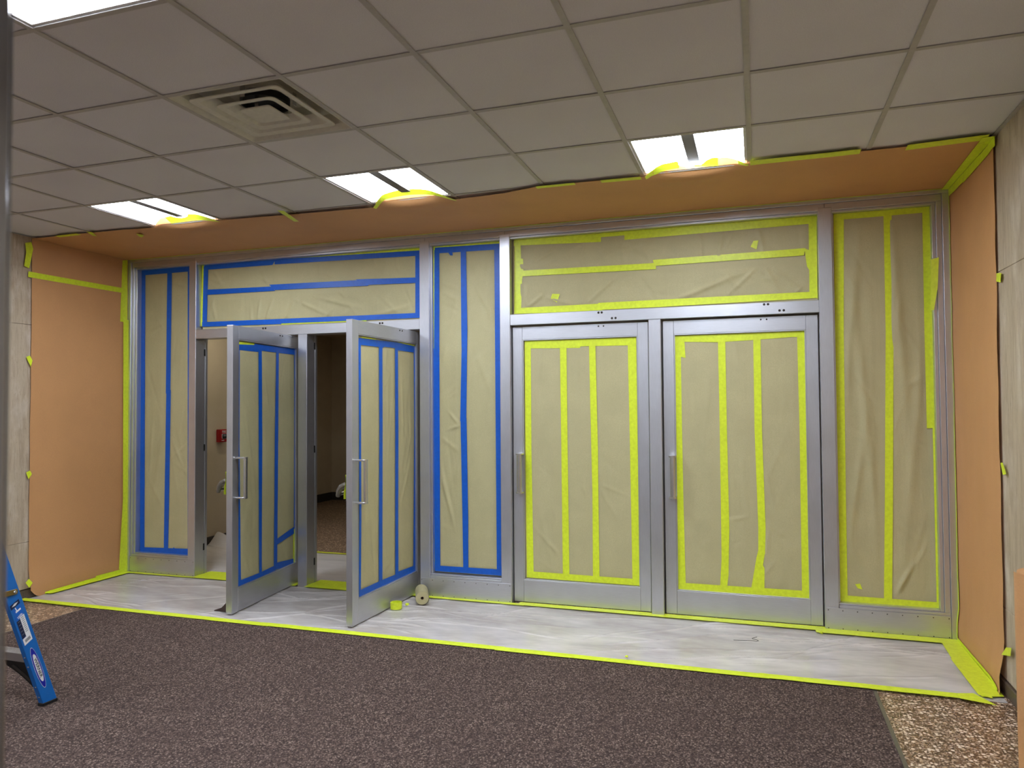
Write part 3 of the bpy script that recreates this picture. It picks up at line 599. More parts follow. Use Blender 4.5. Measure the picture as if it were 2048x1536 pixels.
# ------------------------------------------------------------------ masking: paper and tape
def ridges(seed, u0, u1, v0, v1, n, amp):
    r = random.Random(seed); out = []
    for _ in range(n):
        a = r.choice((R(90), R(90), R(70), R(115), R(35), R(150))) + r.uniform(-.25, .25)
        out.append((r.uniform(u0, u1), r.uniform(v0, v1), math.cos(a), math.sin(a), r.uniform(.06, .32), r.uniform(.008, .022), amp*r.uniform(.4, 1)*r.choice((1, 1, -1))))
    return out
def paper_mesh(seed, u0, u1, v0, v1, plane, amp=.005, step=.010, nr=14, extra=()):
    rd = ridges(seed, u0, u1, v0, v1, nr, amp) + list(extra)
    nu = max(4, int((u1-u0)/step)); nv = max(4, int((v1-v0)/step))
    def fn(a, b):
        u, v = u0+(u1-u0)*a, v0+(v1-v0)*b
        env = min(1, (min(u-u0, u1-u, v-v0, v1-v)-.045)/.03)
        h = 0.0
        for cu, cv, dx, dy, L, W, A in rd:
            p, q = (u-cu)*dx+(v-cv)*dy, -(u-cu)*dy+(v-cv)*dx
            h += A*math.exp(-(p/L)**2-(q/W)**2)
        h += .35*amp*noise.noise(Vector((u*5+seed, v*3, seed*.7)))
        h = max(0, h+.0018)*max(0, env)*1.3
        return plane(u, v, h)
    return MB().grid(fn, nu, nv)
def cover(key, name, label, plane, loc, rz, seams, box, amp=.0045, extra=None, horiz=False, world=True):
    """one masked opening: paper sheets split at the seams, then each strip of tape"""
    t = empty(name, loc, rz); tag(t, label, 'masking paper', 'masked panes of the glazed front')
    u0, u1, v0, v1 = box; cuts = [v0 if horiz else u0] + list(seams) + [v1 if horiz else u1]
    for i in range(len(cuts)-1):
        e0, e1 = (0 if i == 0 else .006), (0 if i == len(cuts)-2 else .006)
        b = (u0, u1, cuts[i]-e0, cuts[i+1]+e1) if horiz else (cuts[i]-e0, cuts[i+1]+e1, v0, v1)
        ex = (extra or {}).get(i, ())
        paper_mesh(hash(key) % 97 if False else sum(map(ord, key))+i*7, *b, lambda u, v, h, i=i: plane(u, v, h+.0006*(i % 2)), amp, extra=ex, nr=16).build('paper_sheet', PAPER, t, smooth=True, local=not world)
    k = 0
    for col, mat in (('l', LIME), ('b', BLUE)):
        for poly in TAPES[key].get(col, []):
            k += 1; d = .003+.0005*k
            a = [plane(u, v, d) for u, v in poly]; b = [plane(u, v, d+.0005) for u, v in poly]
            off = Vector(b[0])-Vector(a[0])
            MB().prism(a, off).build('tape_strip', mat, t, local=not world)
    return t
PG = .068
pl_front = lambda u, v, h: (u, PG-h, v)
def pane(n, x0, x1, z0, z1, label):
    t = empty('window_%d' % n, ((x0+x1)/2, .08, z0)); structure(t, label, 'window')
    MB().box(x0+.0005, x1-.0005, .074, .08, z0+.0005, z1-.0005).build('pane', GLASS, t)
    MB().box(x0+.0005, x1-.0005, .0805, .11, z0+.0005, z0+.015).box(x0+.0005, x1-.0005, .0805, .11, z1-.015, z1-.0005).build('glazing_bead', ALU_H, t)
    return t
pane(1, -1.267, -.667, .181, 2.7595, 'narrow fixed pane left of the open doors'); pane(2, -.589, 1.586, 2.181, 2.7595, 'wide fixed pane above the open doors')
pane(3, 1.682, 2.247, .181, 2.7595, 'narrow fixed pane between the two pairs of doors'); pane(4, 2.343, 4.513, 2.181, 2.7595, 'wide fixed pane above the closed doors')
pane(5, 4.613, 5.189, .181, 2.7595, 'narrow fixed pane right of the closed doors')
cover('window_left', 'masking_cover', 'olive paper with blue tape over the narrow pane left of the open doors', pl_front, (-.97, PG, .18), 0, [-.966], (-1.265, -.68, .185, 2.757), .004)
cover('transom_left', 'masking_cover', 'olive paper with blue tape over the wide pane above the open doors', pl_front, (.5, PG, 2.18), 0, [2.505], (-.575, 1.585, 2.185, 2.757), .007, horiz=True,
      extra={0: [(.02, 2.28, .1, 1, .12, .012, .010), (.12, 2.30, .35, .94, .12, .014, .010), (.32, 2.29, .5, .87, .1, .012, .010), (.55, 2.33, .9, -.4, .12, .012, .010), (.8, 2.36, .96, -.25, .14, .012, .008), (.72, 2.26, .5, .8, .06, .01, .009), (1.25, 2.25, .9, .2, .2, .014, .008), (1.47, 2.33, .4, -.92, .14, .006, -.008)]})
cover('window_center', 'masking_cover', 'olive paper with blue tape over the tall pane between the door pairs', pl_front, (1.96, PG, .18), 0, [1.938], (1.683, 2.246, .185, 2.757), .004,
      extra={0: [(1.80, .75, .28, -.96, .55, .016, .010), (1.86, .55, .22, -.97, .45, .012, -.008), (1.88, 1.33, .9, .3, .06, .01, .010), (1.86, 1.38, .6, -.7, .06, .008, .008)], 1: [(2.1, 1.75, .35, -.93, .2, .02, .004)]})
cover('transom_right', 'masking_cover', 'olive paper with lime tape over the wide pane above the closed doors', pl_front, (3.43, PG, 2.18), 0, [2.475], (2.345, 4.512, 2.185, 2.757), .007, horiz=True,
      extra={0: [(2.60, 2.33, .12, -.99, .13, .006, -.010), (2.52, 2.28, .8, .6, .1, .012, .009), (2.72, 2.27, .9, -.3, .12, .012, .008), (3.05, 2.35, .75, .66, .16, .012, .009), (3.75, 2.30, .92, .35, .3, .016, .010), (4.37, 2.24, .7, .7, .06, .009, .010)], 1: [(2.62, 2.63, .9, .4, .1, .012, .007), (3.2, 2.62, .95, .2, .3, .015, .006)]})
cover('window_right', 'masking_cover', 'olive paper with lime tape over the narrow pane right of the closed doors', pl_front, (4.9, PG, .18), 0, [4.9], (4.614, 5.188, .185, 2.757), .004,
      extra={0: [(4.70, 1.9, .1, 1, .7, .03, .008), (4.79, 1.4, -.08, 1, .8, .03, .008), (4.72, .9, .15, 1, .5, .025, .007), (4.655, .33, .1, 1, .12, .01, .008)], 1: [(5.0, 2.0, -.05, 1, .7, .03, .008), (5.08, 1.3, .1, 1, .7, .03, .007), (5.0, .35, .5, .86, .22, .014, .010), (5.06, .45, .35, .93, .2, .012, -.006)]})
fl = TAPES['flap']['l'][0]
m = MB(); a = [(u, -.004 - .010*max(0, min(1, (u-5.17)/.05)), v) for u, v in fl]; m.prism(a, (0, -.0006, 0))
o = m.build('loose_tape', LIME); place_single(o, (5.19, -.005, 2.08)); tag(o, 'loose lime tape flap peeling onto the right window stile', 'tape')

# ------------------------------------------------------------------ doors
def make_door(n, px, deg, label, drape):
    d = empty('door_%d' % n, (px, .064, 0), R(deg)); structure(d, label, 'door')
    L = dict(local=True)
    MB().box(-.965, -.888, -.024, .024, .013, 2.085).build('stile', ALU_V, d, bevel=.002, **L); MB().box(-.014, .062, -.024, .024, .013, 2.085).build('stile', ALU_V, d, bevel=.002, **L)
    tr = MB().box(-.8875, -.0145, -.024, .024, 1.99, 2.085).build('top_rail', ALU_H, d, bevel=.001, **L)
    MB().box(-.8875, -.0145, -.024, .024, .013, .178).build('bottom_rail', ALU_H, d, bevel=.001, **L)
    for x in (-.30, -.262): MB().cyl((x, -.024, 2.068), (x, -.0275, 2.068), .006, 10, .005).build('bolt', BOLT, tr, **L)
    for y0, y1 in ((-.0215, .0), (.0065, .0215)):
        for b in ((-.8875, -.8802, .1785, 1.9895), (-.0218, -.0145, .1785, 1.9895)): MB().box(b[0], b[1], y0, y1, b[2], b[3]).build('glazing_bead', ALU_V, d, bevel=.001, **L)
        for b in ((-.88, -.022, .1785, .186), (-.88, -.022, 1.982, 1.9895)): MB().box(b[0], b[1], y0, y1, b[2], b[3]).build('glazing_bead', ALU_H, d, bevel=.001, **L)
    MB().box(-.8798, -.0222, .0003, .006, .1862, 1.9818).build('pane', GLASS, d, **L)
    # pull handle: half-round grip on two flat brackets
    hx, st = -.905, .075
    prof = [(hx+.004+.019*math.cos(R(q)), -.024-st+.012-.015*math.sin(R(q))) for q in range(0, 181, 20)] + [(hx-.015, -.024-st+.016), (hx+.023, -.024-st+.016)]
    g = MB().prism([(x, y, .842) for x, y in prof], (0, 0, .276)).build('door_handle', STEEL, d, bevel=.0, **L)
    for z in (.83, 1.118):
        bp = [(hx-.024, -.0245), (hx+.024, -.0245), (hx+.03, -.024-st+.03)] + [(hx+.003+.027*math.cos(R(q)), -.024-st+.018-.022*math.sin(R(q))) for q in range(0, 181, 15)] + [(hx-.024, -.024-st+.03)]
        MB().prism([(x, y, z) for x, y in bp], (0, 0, .012)).build('bracket', STEEL, g, bevel=.0015, **L)
    # push bar on the hall side
    pb = MB().tube([(-.93, .10, .895), (-.05, .10, .895)], .012, 12).build('push_bar', STEEL, d, smooth=False, **L)
    for x in (-.93, -.05):
        MB().tube([(x, .026, .955), (x, .055, .955), (x, .085, .94), (x, .102, .915), (x, .11, .885), (x, .112, .872)], [.016, .02, .021, .020, .017, .012], 12).build('lever_arm', EDGE, pb, **L)
        MB().box(x-.025, x+.025, .0243, .034, .85, 1.02).build('arm_housing', STEEL, pb, bevel=.003, **L)
    if drape:
        MB().grid(lambda a, b: (-.958+.05*a, .0345+.014*(1-b)**1.4+.003*math.sin(a*9+b*7), .862+.165*b), 8, 14).build('hanging_tape', LIME, pb, smooth=True, **L)
    return d
make_door(1, .395, 96.7, 'left open aluminium door, propped with a brown wedge', True)
make_door(2, 1.517, 88.4, 'second open aluminium door, beside the paper roll', True)
make_door(3, 3.313, 0, 'closed aluminium door beside the blue-taped tall pane', False)
make_door(4, 4.444, 0, 'closed aluminium door at the right end of the front', False)
pl_door = lambda u, v, h: (u, -.0004-h*.75, v)
BX = (-.8795, -.0225, .1868, 1.981)
cover('door_1', 'masking_cover', 'olive paper with blue tape on the left open door, diagonal strip low down', pl_door, (.395, .064, 0), R(96.7), [-.563, -.325], BX, .0035, world=False)
cover('door_2', 'masking_cover', 'olive paper with blue tape on the open door beside the paper roll', pl_door, (1.517, .064, 0), R(88.4), [-.565, -.30], BX, .0035, world=False)
cover('door_3', 'masking_cover', 'olive paper with lime tape on the closed door beside the tall blue-taped pane', pl_door, (3.313, .064, 0), 0, [-.58, -.355], BX, .0035, world=False,
      extra={0: [(-.66, .42, .7, -.7, .18, .012, .008), (-.62, .62, .4, -.9, .1, .01, .007)], 1: [(-.40, .82, .5, -.86, .07, .008, .009), (-.37, .9, .9, .3, .05, .008, .008)], 2: [(-.25, .78, .5, -.85, .12, .01, .007)]})
cover('door_4', 'masking_cover', 'olive paper with lime tape on the closed door at the right end', pl_door, (4.444, .064, 0), 0, [-.585, -.355], BX, .0035, world=False,
      extra={2: [(-.30, .33, .6, .8, .1, .012, .008), (-.29, .5, .2, 1, .15, .012, .006)], 1: [(-.45, .7, .9, .2, .1, .012, .005)]})

# ------------------------------------------------------------------ brown paper on walls and ceiling
def kraft_wall(name, x, sgn, label, key, strips):
    t = empty(name, (x, -.48, 0)); tag(t, label, 'masking paper', 'brown paper covering the entrance recess')
    sd = 3 if sgn < 0 else 11
    def yedge(z): return (-.957 if sgn < 0 else -.945+.035*(1-z/H)) + .004*noise.noise(Vector((z*2.1, sd, 0))) - (.03*math.exp(-((z-.02)/.05)**2) if sgn > 0 else 0)
    def hh(y, z):
        a = min(1.0, max(0, (y+.004)/(yedge(z)+.004)))
        h = .0035+.004*(noise.noise(Vector((y*3, z*1.1, sd)))+1)*.5 + .0022*noise.noise(Vector((y*9, z*5, sd)))
        h += .012*max(0, a-.9)/.1*(.5+.5*noise.noise(Vector((z*2.6, 9, sd))))
        if z < .28: h += .022*max(0, (a-.75)/.25)*((.28-z)/.28)
        return h + .012*max(0, min(1, (.20-z)/.10))
    def fn(a, b):
        z = .003+b*(H-.012); y = -.004+(yedge(z)+.004)*a
        zz = z
        if sgn < 0 and z < .1 and a > .9: zz = max(z, .06*((a-.9)/.1)**2)
        return (x - sgn*hh(y, z), y, zz)
    MB().grid(fn, 36, 96).build('paper_sheet', KRAFT, t, smooth=True)
    k = 0
    for pts in list(TAPES[key]['l'][:7])+list(strips):
        k += 1; d = .0012+.0006*k; m = MB()
        if len(pts) == 4:
            A, B, C_, D = [Vector((p[0], p[1], 0)) for p in pts]
            def q(u, v, lift):
                p = A.lerp(B, u).lerp(D.lerp(C_, u), v); return (x-sgn*(hh(p.x, p.y)+d+lift), p.x, max(.004, p.y))
            m.grid(lambda u, v: q(u, v, 0), 14, 14); m.grid(lambda u, v: q(u, v, .0005), 14, 14); m.build('tape_strip', LIME, t, smooth=True)
        else:
            hm = max(hh(p[0], p[1]) for p in pts)+d+.003
            m.prism([(x-sgn*hm, y, max(.004, z)) for y, z in pts], (-sgn*.0005, 0, 0)).build('tape_strip', LIME, t)
kraft_wall('wall_paper_cover', XL, -1, 'brown kraft paper taped over the left end wall of the recess', 'wall_left',
           [[(-.345, .042), (-.03, .042), (-.03, .005), (-.345, .005)], [(-.83, .022), (-.30, .03), (-.30, .005), (-.83, .005)]])
kraft_wall('wall_paper_cover', XR, 1, 'brown kraft paper taped over the right end wall of the recess', 'wall_right',
           [[(-.99, 2.842), (-.35, 2.842), (-.35, 2.785), (-.99, 2.795)], [(-.40, 2.842), (-.004, 2.842), (-.004, 2.795), (-.40, 2.79)],
            [(-.026, 2.80), (-.013, 2.80), (-.013, 1.4), (-.022, 1.4)], [(-.026, 1.42), (-.013, 1.42), (-.013, .02), (-.034, .02)], [(-.90, .03), (-.03, .03), (-.03, .005), (-.90, .005)]])
EDGE_Z = [(-1.36, 2.846), (-1.16, 2.843), (-.85, 2.846), (-.48, 2.839), (-.12, 2.832), (.51, 2.834), (.975, 2.825), (1.3, 2.821), (1.66, 2.815), (2.28, 2.813), (2.6, 2.821), (2.84, 2.841), (3.24, 2.837), (3.485, 2.832), (4.08, 2.846), (4.66, 2.847), (5.3, 2.848)]
def edge_z(x):
    for (a, p), (b, q) in zip(EDGE_Z, EDGE_Z[1:]):
        if x <= b: return p+(q-p)*max(0, (x-a))/(b-a)
    return EDGE_Z[-1][1]
ZONES = [(GX+T*k+.02, pk) for k, pk in ((-7, .030), (-4, .026), (-1, .034))]
def in_light(x):
    for x0, pk in ZONES:
        u = (x-x0)/(T-.04)
        if 0 < u < 1: return math.sin(math.pi*u), pk
    return 0, 0
def ceil_paper(x, a):
    """a: 0 at the frame, 1 at the free edge"""
    s, pk = in_light(x); zm = edge_z(x); dd = max(0, 2.846-zm); yb = -.955+2.7*dd
    ye = yb+(-.990-yb)*min(1, s*1.6)**.8 + .005*noise.noise(Vector((x*3, 0, 5)))
    y = -.004+(ye+.004)*a
    zb = 2.8475+(zm+.84*dd-2.8475)*a**1.6 + .0025*noise.noise(Vector((x*2.2, y*4, 2))) - .003*(1-abs(2*a-1))
    if s > 0: zb += (pk+.034)*s**.85*max(0, (a-.86)/.14)**1.3
    if s > 0: zb -= .012*s*math.exp(-((a-.80)/.08)**2)
    if x > 3.5 and s > 0: zb += .004*noise.noise(Vector((x*30, y*14, 1)))*max(0, (a-.7)/.3)
    return (x, y, min(zb, 2.853) if s == 0 else zb)
t = empty('ceiling_paper_cover', (2, -.48, 2.85)); tag(t, 'brown kraft paper taped along the ceiling above the glazed front', 'masking paper', 'brown paper covering the entrance recess')
MB().grid(lambda u, v: ceil_paper(XL+.012+(XR-XL-.024)*u, v), 260, 30).build('paper_sheet', KRAFT, t, smooth=True)
def ceil_tape(x0, x1, a0, a1, dz=.0016, skew=0.0, n=None):
    n = n or max(4, int((x1-x0)/.03))
    def fn(u, v):
        x = x0+(x1-x0)*u; a = a0+(a1-a0)*v + skew*(u-.5); p = ceil_paper(x, min(a, 1.0))
        return (p[0], p[1]-(max(0, a-1))*.95, p[2]-dz)
    m = MB().grid(fn, n, 4); k = len(m.v); m.add([(x, y, z-.0005) for x, y, z in m.v], m.f[:]); m.build('tape_strip', LIME, t, smooth=True)
for x0, x1, a0, a1, sk in ((-1.10, -.87, .97, 1.02, .0), (2.83, 3.075, .965, 1.012, .0), (3.235, 3.475, .955, 1.012, .0), (4.095, 4.66, .965, 1.05, .0), (4.885, 5.25, .96, 1.05, .03),
                           (.0, .40, .93, 1.0, .01), (1.66, 2.255, .955, 1.0, .0), (3.50, 3.70, .94, 1.0, .0), (3.76, 3.92, .93, 1.01, -.02), (4.03, 4.085, .96, 1.0, .0)):
    ceil_tape(x0, x1, a0, a1, skew=sk)
for x0, x1 in ((XL+.03, 1.2), (1.15, 3.3), (3.25, XR-.03)): ceil_tape(x0, x1, .0, .022)
k = 0
for poly in (TAPES['ceiling']['l'][1], TAPES['ceiling']['l'][2], TAPES['ceiling']['l'][3]):
    k += 1; MB().prism([(x, y, edge_z(x)-.004) for x, y in poly], (0, 0, -.0005)).build('tape_strip', LIME, t)
MB().prism([(5.225, -.985, 2.843), (5.282, -.99, 2.843), (5.282, -.004, 2.843), (5.245, -.004, 2.843)], (0, 0, -.0006)).build('tape_strip', LIME, t)

# ------------------------------------------------------------------ floor coverings
cp = empty('entrance_carpet', (2.0, -4.6, 0)); tag(cp, 'dark brown loop pile entrance carpet laid over the terrazzo', 'carpet')
MB().box(-.643, 4.655, YB+.1, -1.028, .0004, .007).build('pile', CARPET, cp, bevel=.002)
for x0, x1 in ((-.661, -.6435), (4.6555, 4.675)): MB().box(x0, x1, YB+.1, -1.028, .0004, .006).build('edge_strip', EDGE, cp, bevel=.0015)
def film_z(x, y, s=0):
    n = noise.noise(Vector((x*1.3+s, y*5+x*.8, s))); n2 = noise.noise(Vector((x*3.5+y*2+s, y*13-x*2, s+4)))
    return .0022+.0035*max(0, n)+.0022*max(0, n2)
ps = empty('plastic_sheet', (2, -.5, 0)); tag(ps, 'milky plastic floor sheet with lime taped edges in front of the doors', 'plastic sheet')
rng.seed(12); CREASES = []
for _ in range(95):
    ax, ay = rng.uniform(-1.25, 5.0), rng.uniform(-.97, -.06); an = rng.gauss(R(14), R(16)); L = rng.uniform(.12, 1.0)
    CREASES.append((ax, ay, ax+L*math.cos(an), ay+L*math.sin(an), rng.uniform(.004, .010), rng.uniform(.003, .0075)))
def film_grid(nu=820, nv=150):
    u = np.linspace(0, 1, nu+1)[None, :]; v = np.linspace(0, 1, nv+1)[:, None]
    X = -1.335+6.60*u+0*v; Y = -.003-1.015*v+0*u
    Z = .0022+.0022*np.maximum(0, np.sin(X*1.9+3*Y+1.3*np.sin(Y*5+X))*np.sin(Y*9-X*1.3+.8*np.sin(X*2.3)))+.0012*np.maximum(0, np.sin(X*7.1+Y*13+2*np.sin(X*3))*np.sin(Y*27-X*4))
    for (ax, ay, bx, by, w_, h) in CREASES:
        dx, dy = bx-ax, by-ay; L = math.hypot(dx, dy); P = ((X-ax)*dx+(Y-ay)*dy)/L; Q = (-(X-ax)*dy+(Y-ay)*dx)/L+.012*np.sin(P*11+ax*9)
        Z = Z + h*np.exp(-(Q/w_)**2)*np.clip((P+.05)/.1, 0, 1)*np.clip((L+.05-P)/.1, 0, 1)
    Z = np.where((v < .02) | (v > .98), .0024, np.minimum(.0105, Z))
    m = MB(); m.v = [tuple(p) for p in np.stack([X, Y, Z], -1).reshape(-1, 3).tolist()]
    n = nu+1; m.f = [(j*n+i, j*n+i+1, (j+1)*n+i+1, (j+1)*n+i) for j in range(nv) for i in range(nu)]
    return m
film_grid().build('film', FILM, ps, smooth=True)
def fstrip(pts, z=.0112, par=None, mat=LIME): MB().prism([(x, y, z) for x, y in pts], (0, 0, .0006)).build('tape_strip', mat, par or ps)
for i, (a, b, o) in enumerate(((-1.345, .95, 0), (.9, 2.62, .004), (2.58, 4.15, -.004), (4.1, 5.12, .002))):
    m = MB(); n = 16
    def fn(u, v):
        x = a+(b-a)*u; y = -.982-.066*v+o+.004*noise.noise(Vector((x*2, v, i))); return (x, y, .0114+.0007*i+.002*max(0, noise.noise(Vector((x*6, v*2, i+3)))))
    m.grid(fn, 40, 3); m.add([(x, y, z-.0006) for x, y, z in m.v], m.f[:]); m.build('tape_strip', LIME, ps, smooth=True)
fstrip([(5.05, -.985), (5.13, -.96), (5.196, -1.099), (5.05, -1.055)], .0146)
for i, (a, b, y0, y1) in enumerate(((1.60, 2.45, -.055, -.006), (2.4, 3.45, -.052, .03), (3.42, 4.52, -.06, .03), (4.45, 5.27, -.115, -.008))):
    fstrip([(a, y0+.004), (b, y0), (b, y1 if b < 4.6 else -.014), (a, y1)], .0012 if False else .0108+.0006*i)
fstrip([(-1.33, -.06), (-.58, -.045), (-.58, -.014), (-1.33, -.014)], .0109)
fstrip([(-1.335, -.83), (-1.27, -.82), (-1.265, -.03), (-1.335, -.03)], .0116); fstrip([(-1.338, -.34), (-1.28, -.34), (-1.27, -.02), (-1.338, -.02)], .0124)
fstrip([(5.168, -.09), (5.268, -.06), (5.265, -.955), (5.16, -.99), (5.155, -.41)], .0118); fstrip([(5.148, -.41), (5.20, -.41), (5.205, -1.0), (5.15, -.97)], .0128)
tsr = empty('threshold_tape', (.5, .08, 0)); tag(tsr, 'wide lime tape bands across the thresholds of the open doors', 'tape')
for i in range(4):
    for a, b in ((-.588, .463), (.554, 1.585)):
        y0 = -.045+.061*i; fstrip([(a, y0), (b, y0+.004), (b, y0+.064), (a, y0+.064)], .0125+.0005*(i % 2), tsr)
hs = empty('plastic_sheet', (.4, .75, 0)); tag(hs, 'milky plastic floor sheet in the hall, bunched up against the beige wall', 'plastic sheet')
def hall_film(u, v):
    x = -1.378+4.2*u**1.15; y = .205+1.03*v
    k = max(0, min(1, (-1.0-x)/.37)); k = k*k*(3-2*k)
    h = (.045+.115*max(0, 1-abs(y-1.215)/.15)**1.3+.015*math.exp(-((y-.95)/.12)**2))*k
    return (x, y, .003+h+(film_z(x, y, 9)-.002)*1.5+.012*k*noise.noise(Vector((x*9, y*9, 2))))
MB().grid(hall_film, 120, 60).build('film', FILM_B, hs, smooth=True)
fstrip([(-.6, 1.215), (2.8, 1.225), (2.8, 1.265), (-.6, 1.255)], .0125, hs)

# ------------------------------------------------------------------ small things on the sheet
c = Vector((1.726, -.262, .0)); ax = Vector((-.455, .890, 0)); r0 = .049; zc = .0128+r0
pr = empty('masking_paper_roll', (c.x, c.y+.1, 0)); tag(pr, 'small roll of olive masking paper lying by the open door', 'paper roll')
MB().lathe([(.0125, 0), (r0-.0015, 0), (r0, .003), (r0, .227), (r0-.002, .23), (.0125, .23)], (c.x, c.y, zc), ax, 40).build('paper_winding', PAPER, pr, smooth=False)
MB().lathe([(.0105, -.001), (.0125, -.001), (.0125, .231), (.0105, .231)], (c.x, c.y, zc), ax, 24).build('cardboard_core', CARD, pr)
sx = Vector((ax.y, -ax.x, 0))
def lo(u, v):
    an = R(35-75*u); rr = r0+.0012+.008*max(0, u-.55)
    p = Vector((c.x, c.y, zc))+sx*rr*math.cos(an)+Vector((0, 0, 1))*rr*math.sin(an)+ax*(.002+.226*v); return tuple(p)
MB().grid(lo, 14, 2).build('loose_end', PAPER, pr, smooth=True)
tr_ = empty('tape_roll', (1.582, -.40, 0)); tag(tr_, 'roll of lime masking tape standing on the plastic sheet', 'tape roll')
MB().lathe([(.0375, 0), (.0425, .001), (.0425, .047), (.0375, .048)], (1.582, -.40, .0108), n=40).build('tape_winding', LIME, tr_)
MB().lathe([(.0355, .001), (.0372, .001), (.0372, .047), (.0355, .047)], (1.582, -.40, .0108), n=40).build('tape_core', LIME, tr_)
def scrap(x, y, r, label, seed):
    m = MB(); rr = random.Random(seed); n = 7
    vs = []
    for i in range(n):
        for j in range(5):
            a = 2*math.pi*i/n; b = math.pi*(j+.5)/5; q = r*rr.uniform(.55, 1.15); vs.append((x+q*math.sin(b)*math.cos(a), y+q*math.sin(b)*math.sin(a), .011+r*.7+.7*q*math.cos(b)))
    m.add(vs, [(i*5+j, ((i+1) % n)*5+j, ((i+1) % n)*5+j+1, i*5+j+1) for i in range(n) for j in range(4)] + [tuple(i*5 for i in range(n-1, -1, -1)), tuple(i*5+4 for i in range(n))])
    o = m.build('tape_scrap', LIME); place_single(o, (x, y, .011)); tag(o, label, 'tape scrap')
scrap(1.628, -.315, .016, 'crumpled lime tape ball between the tape roll and the paper roll', 4)
scrap(4.478, -.135, .013, 'tiny lime tape crumb below the right closed door', 5)
scrap(3.364, -.95, .011, 'tiny lime tape crumb by the front tape edge', 6)
o = MB().tube([(3.948, -.432, .0125), (3.99, -.424, .0125), (4.055, -.409, .0125), (4.085, -.415, .0125), (4.097, -.403, .0125), (4.088, -.388, .0125), (4.060, -.372, .0125), (4.058, -.362, .0125), (4.087, -.327, .0125)], .0016, 6).build('wire', BLACK)
place_single(o, (4.02, -.4, .0115)); tag(o, 'thin bent dark wire lying on the plastic sheet', 'wire')
wd = MB().prism([(.335, -.845, .0108), (.475, -.845, .0108), (.475, -.845, .072), (.462, -.845, .080), (.44, -.845, .076), (.42, -.845, .055), (.40, -.845, .038), (.36, -.845, .022), (.335, -.845, .015)], (0, .045, 0)).build('door_wedge', WOODB, bevel=.002)
place_single(wd, (.40, -.82, .0108)); tag(wd, 'brown rubber wedge holding the left open door', 'door wedge')

# ------------------------------------------------------------------ fire alarm pull station
fa = empty('fire_alarm', (-1.4, 1.275, 1.11)); tag(fa, 'red fire alarm pull station on the beige hall wall', 'fire alarm')
MB().box(-1.399, -1.352, 1.216, 1.334, 1.116, 1.252).build('box', RED, fa, bevel=.004, seg=2)
MB().box(-1.3518, -1.343, 1.222, 1.328, 1.122, 1.246).build('cover', RED, fa, bevel=.003)
hz = [(-1.3428, 1.238, 1.205), (-1.3428, 1.312, 1.205), (-1.3428, 1.312, 1.158), (-1.3428, 1.298, 1.150), (-1.3428, 1.252, 1.150), (-1.3428, 1.238, 1.158)]
hnd = MB().prism(hz, (.002, 0, 0)).build('handle_border', STK_W, fa)
MB().prism([(x+.0022, 1.275+(y-1.275)*.88, 1.178+(z-1.178)*.86) for x, y, z in hz], (.006, 0, 0)).build('pull_handle', BLACK, hnd, bevel=.001)
MB().box(-1.3345, -1.334, 1.252, 1.298, 1.178, 1.192).build('handle_print', GREYINK, hnd)
def text(body, size, mat, name, parent, origin, xa, ya, ext=.0004, align='CENTER', sx=1.0):
    cu = bpy.data.curves.new(name, 'FONT'); cu.body = body; cu.size = size; cu.extrude = ext; cu.align_x = align; cu.align_y = 'CENTER'; cu.resolution_u = 3
    cu.offset = size*.018
    tmp = bpy.data.objects.new(name, cu); COL.objects.link(tmp); dg = bpy.context.evaluated_depsgraph_get(); dg.update()
    me = bpy.data.meshes.new_from_object(tmp.evaluated_get(dg)); bpy.data.objects.remove(tmp)
    xa = Vector(xa).normalized(); ya = Vector(ya).normalized(); za = xa.cross(ya); og = Vector(origin)-wloc(parent)
    me.transform(Matrix(((xa.x*sx, ya.x, za.x, og.x), (xa.y*sx, ya.y, za.y, og.y), (xa.z*sx, ya.z, za.z, og.z), (0,0,0,1))))
    me.materials.clear(); me.materials.append(mat)
    o = link(bpy.data.objects.new(name, me)); o.parent = parent; return o
text('FIRE', .036, STK_W, 'lettering', fa, (-1.3426, 1.275, 1.226), (0, 1, 0), (0, 0, 1))
text('ALARM', .013, STK_W, 'lettering', fa, (-1.3426, 1.258, 1.135), (0, 1, 0), (0, 0, 1)) if False else MB().box(-1.3428, -1.3424, 1.236, 1.276, 1.131, 1.139).build('small_print', STK_W, fa)

# ------------------------------------------------------------------ step ladder
ld = empty('step_ladder', (.45, -2.75, .007)); tag(ld, 'blue fibreglass step ladder standing at the left edge of the carpet', 'ladder')
Z0 = .0075; LH = 1.66
def rail(x0, y0, dx, dy, web, flange, inward, mat, zt):
    """leaning C-channel: web faces outward, flanges point inward"""
    th = .004; s = inward
    prof = [(0, 0), (0, -web), (s*flange, -web), (s*flange, -web+th), (s*th, -web+th), (s*th, -th), (s*flange, -th), (s*flange, 0)]
    a = [(x0+p, y0+q, Z0+.012) for p, q in prof]; 
    return MB().prism(a, (dx*zt, dy*zt, zt))
LY = -.31
xr, xl = .711, .205; dxr, dxl = -.06, .06
def at(side, z, y=0.0):                              # point on the outer web, front edge
    return Vector(((xr+dxr*z) if side > 0 else (xl+dxl*z), -2.424+LY*z+y, Z0+.012+z))
front = {}
for s, x0, dx in ((1, xr, dxr), (-1, xl, dxl)):
    front[s] = rail(x0, -2.424, dx, LY, .076, .030, -s, LADDER, LH).build('front_rail', LADDER, ld, bevel=.0012)
    yf = -2.424; MB().prism([(x0+s*.003, yf+.003, .0072), (x0-s*.034, yf+.003, .0072), (x0-s*.034, yf-.080, .0072), (x0+s*.003, yf-.080, .0072)], (0, 0, .016)).build('rubber_foot', BLACK, front[s], bevel=.002)
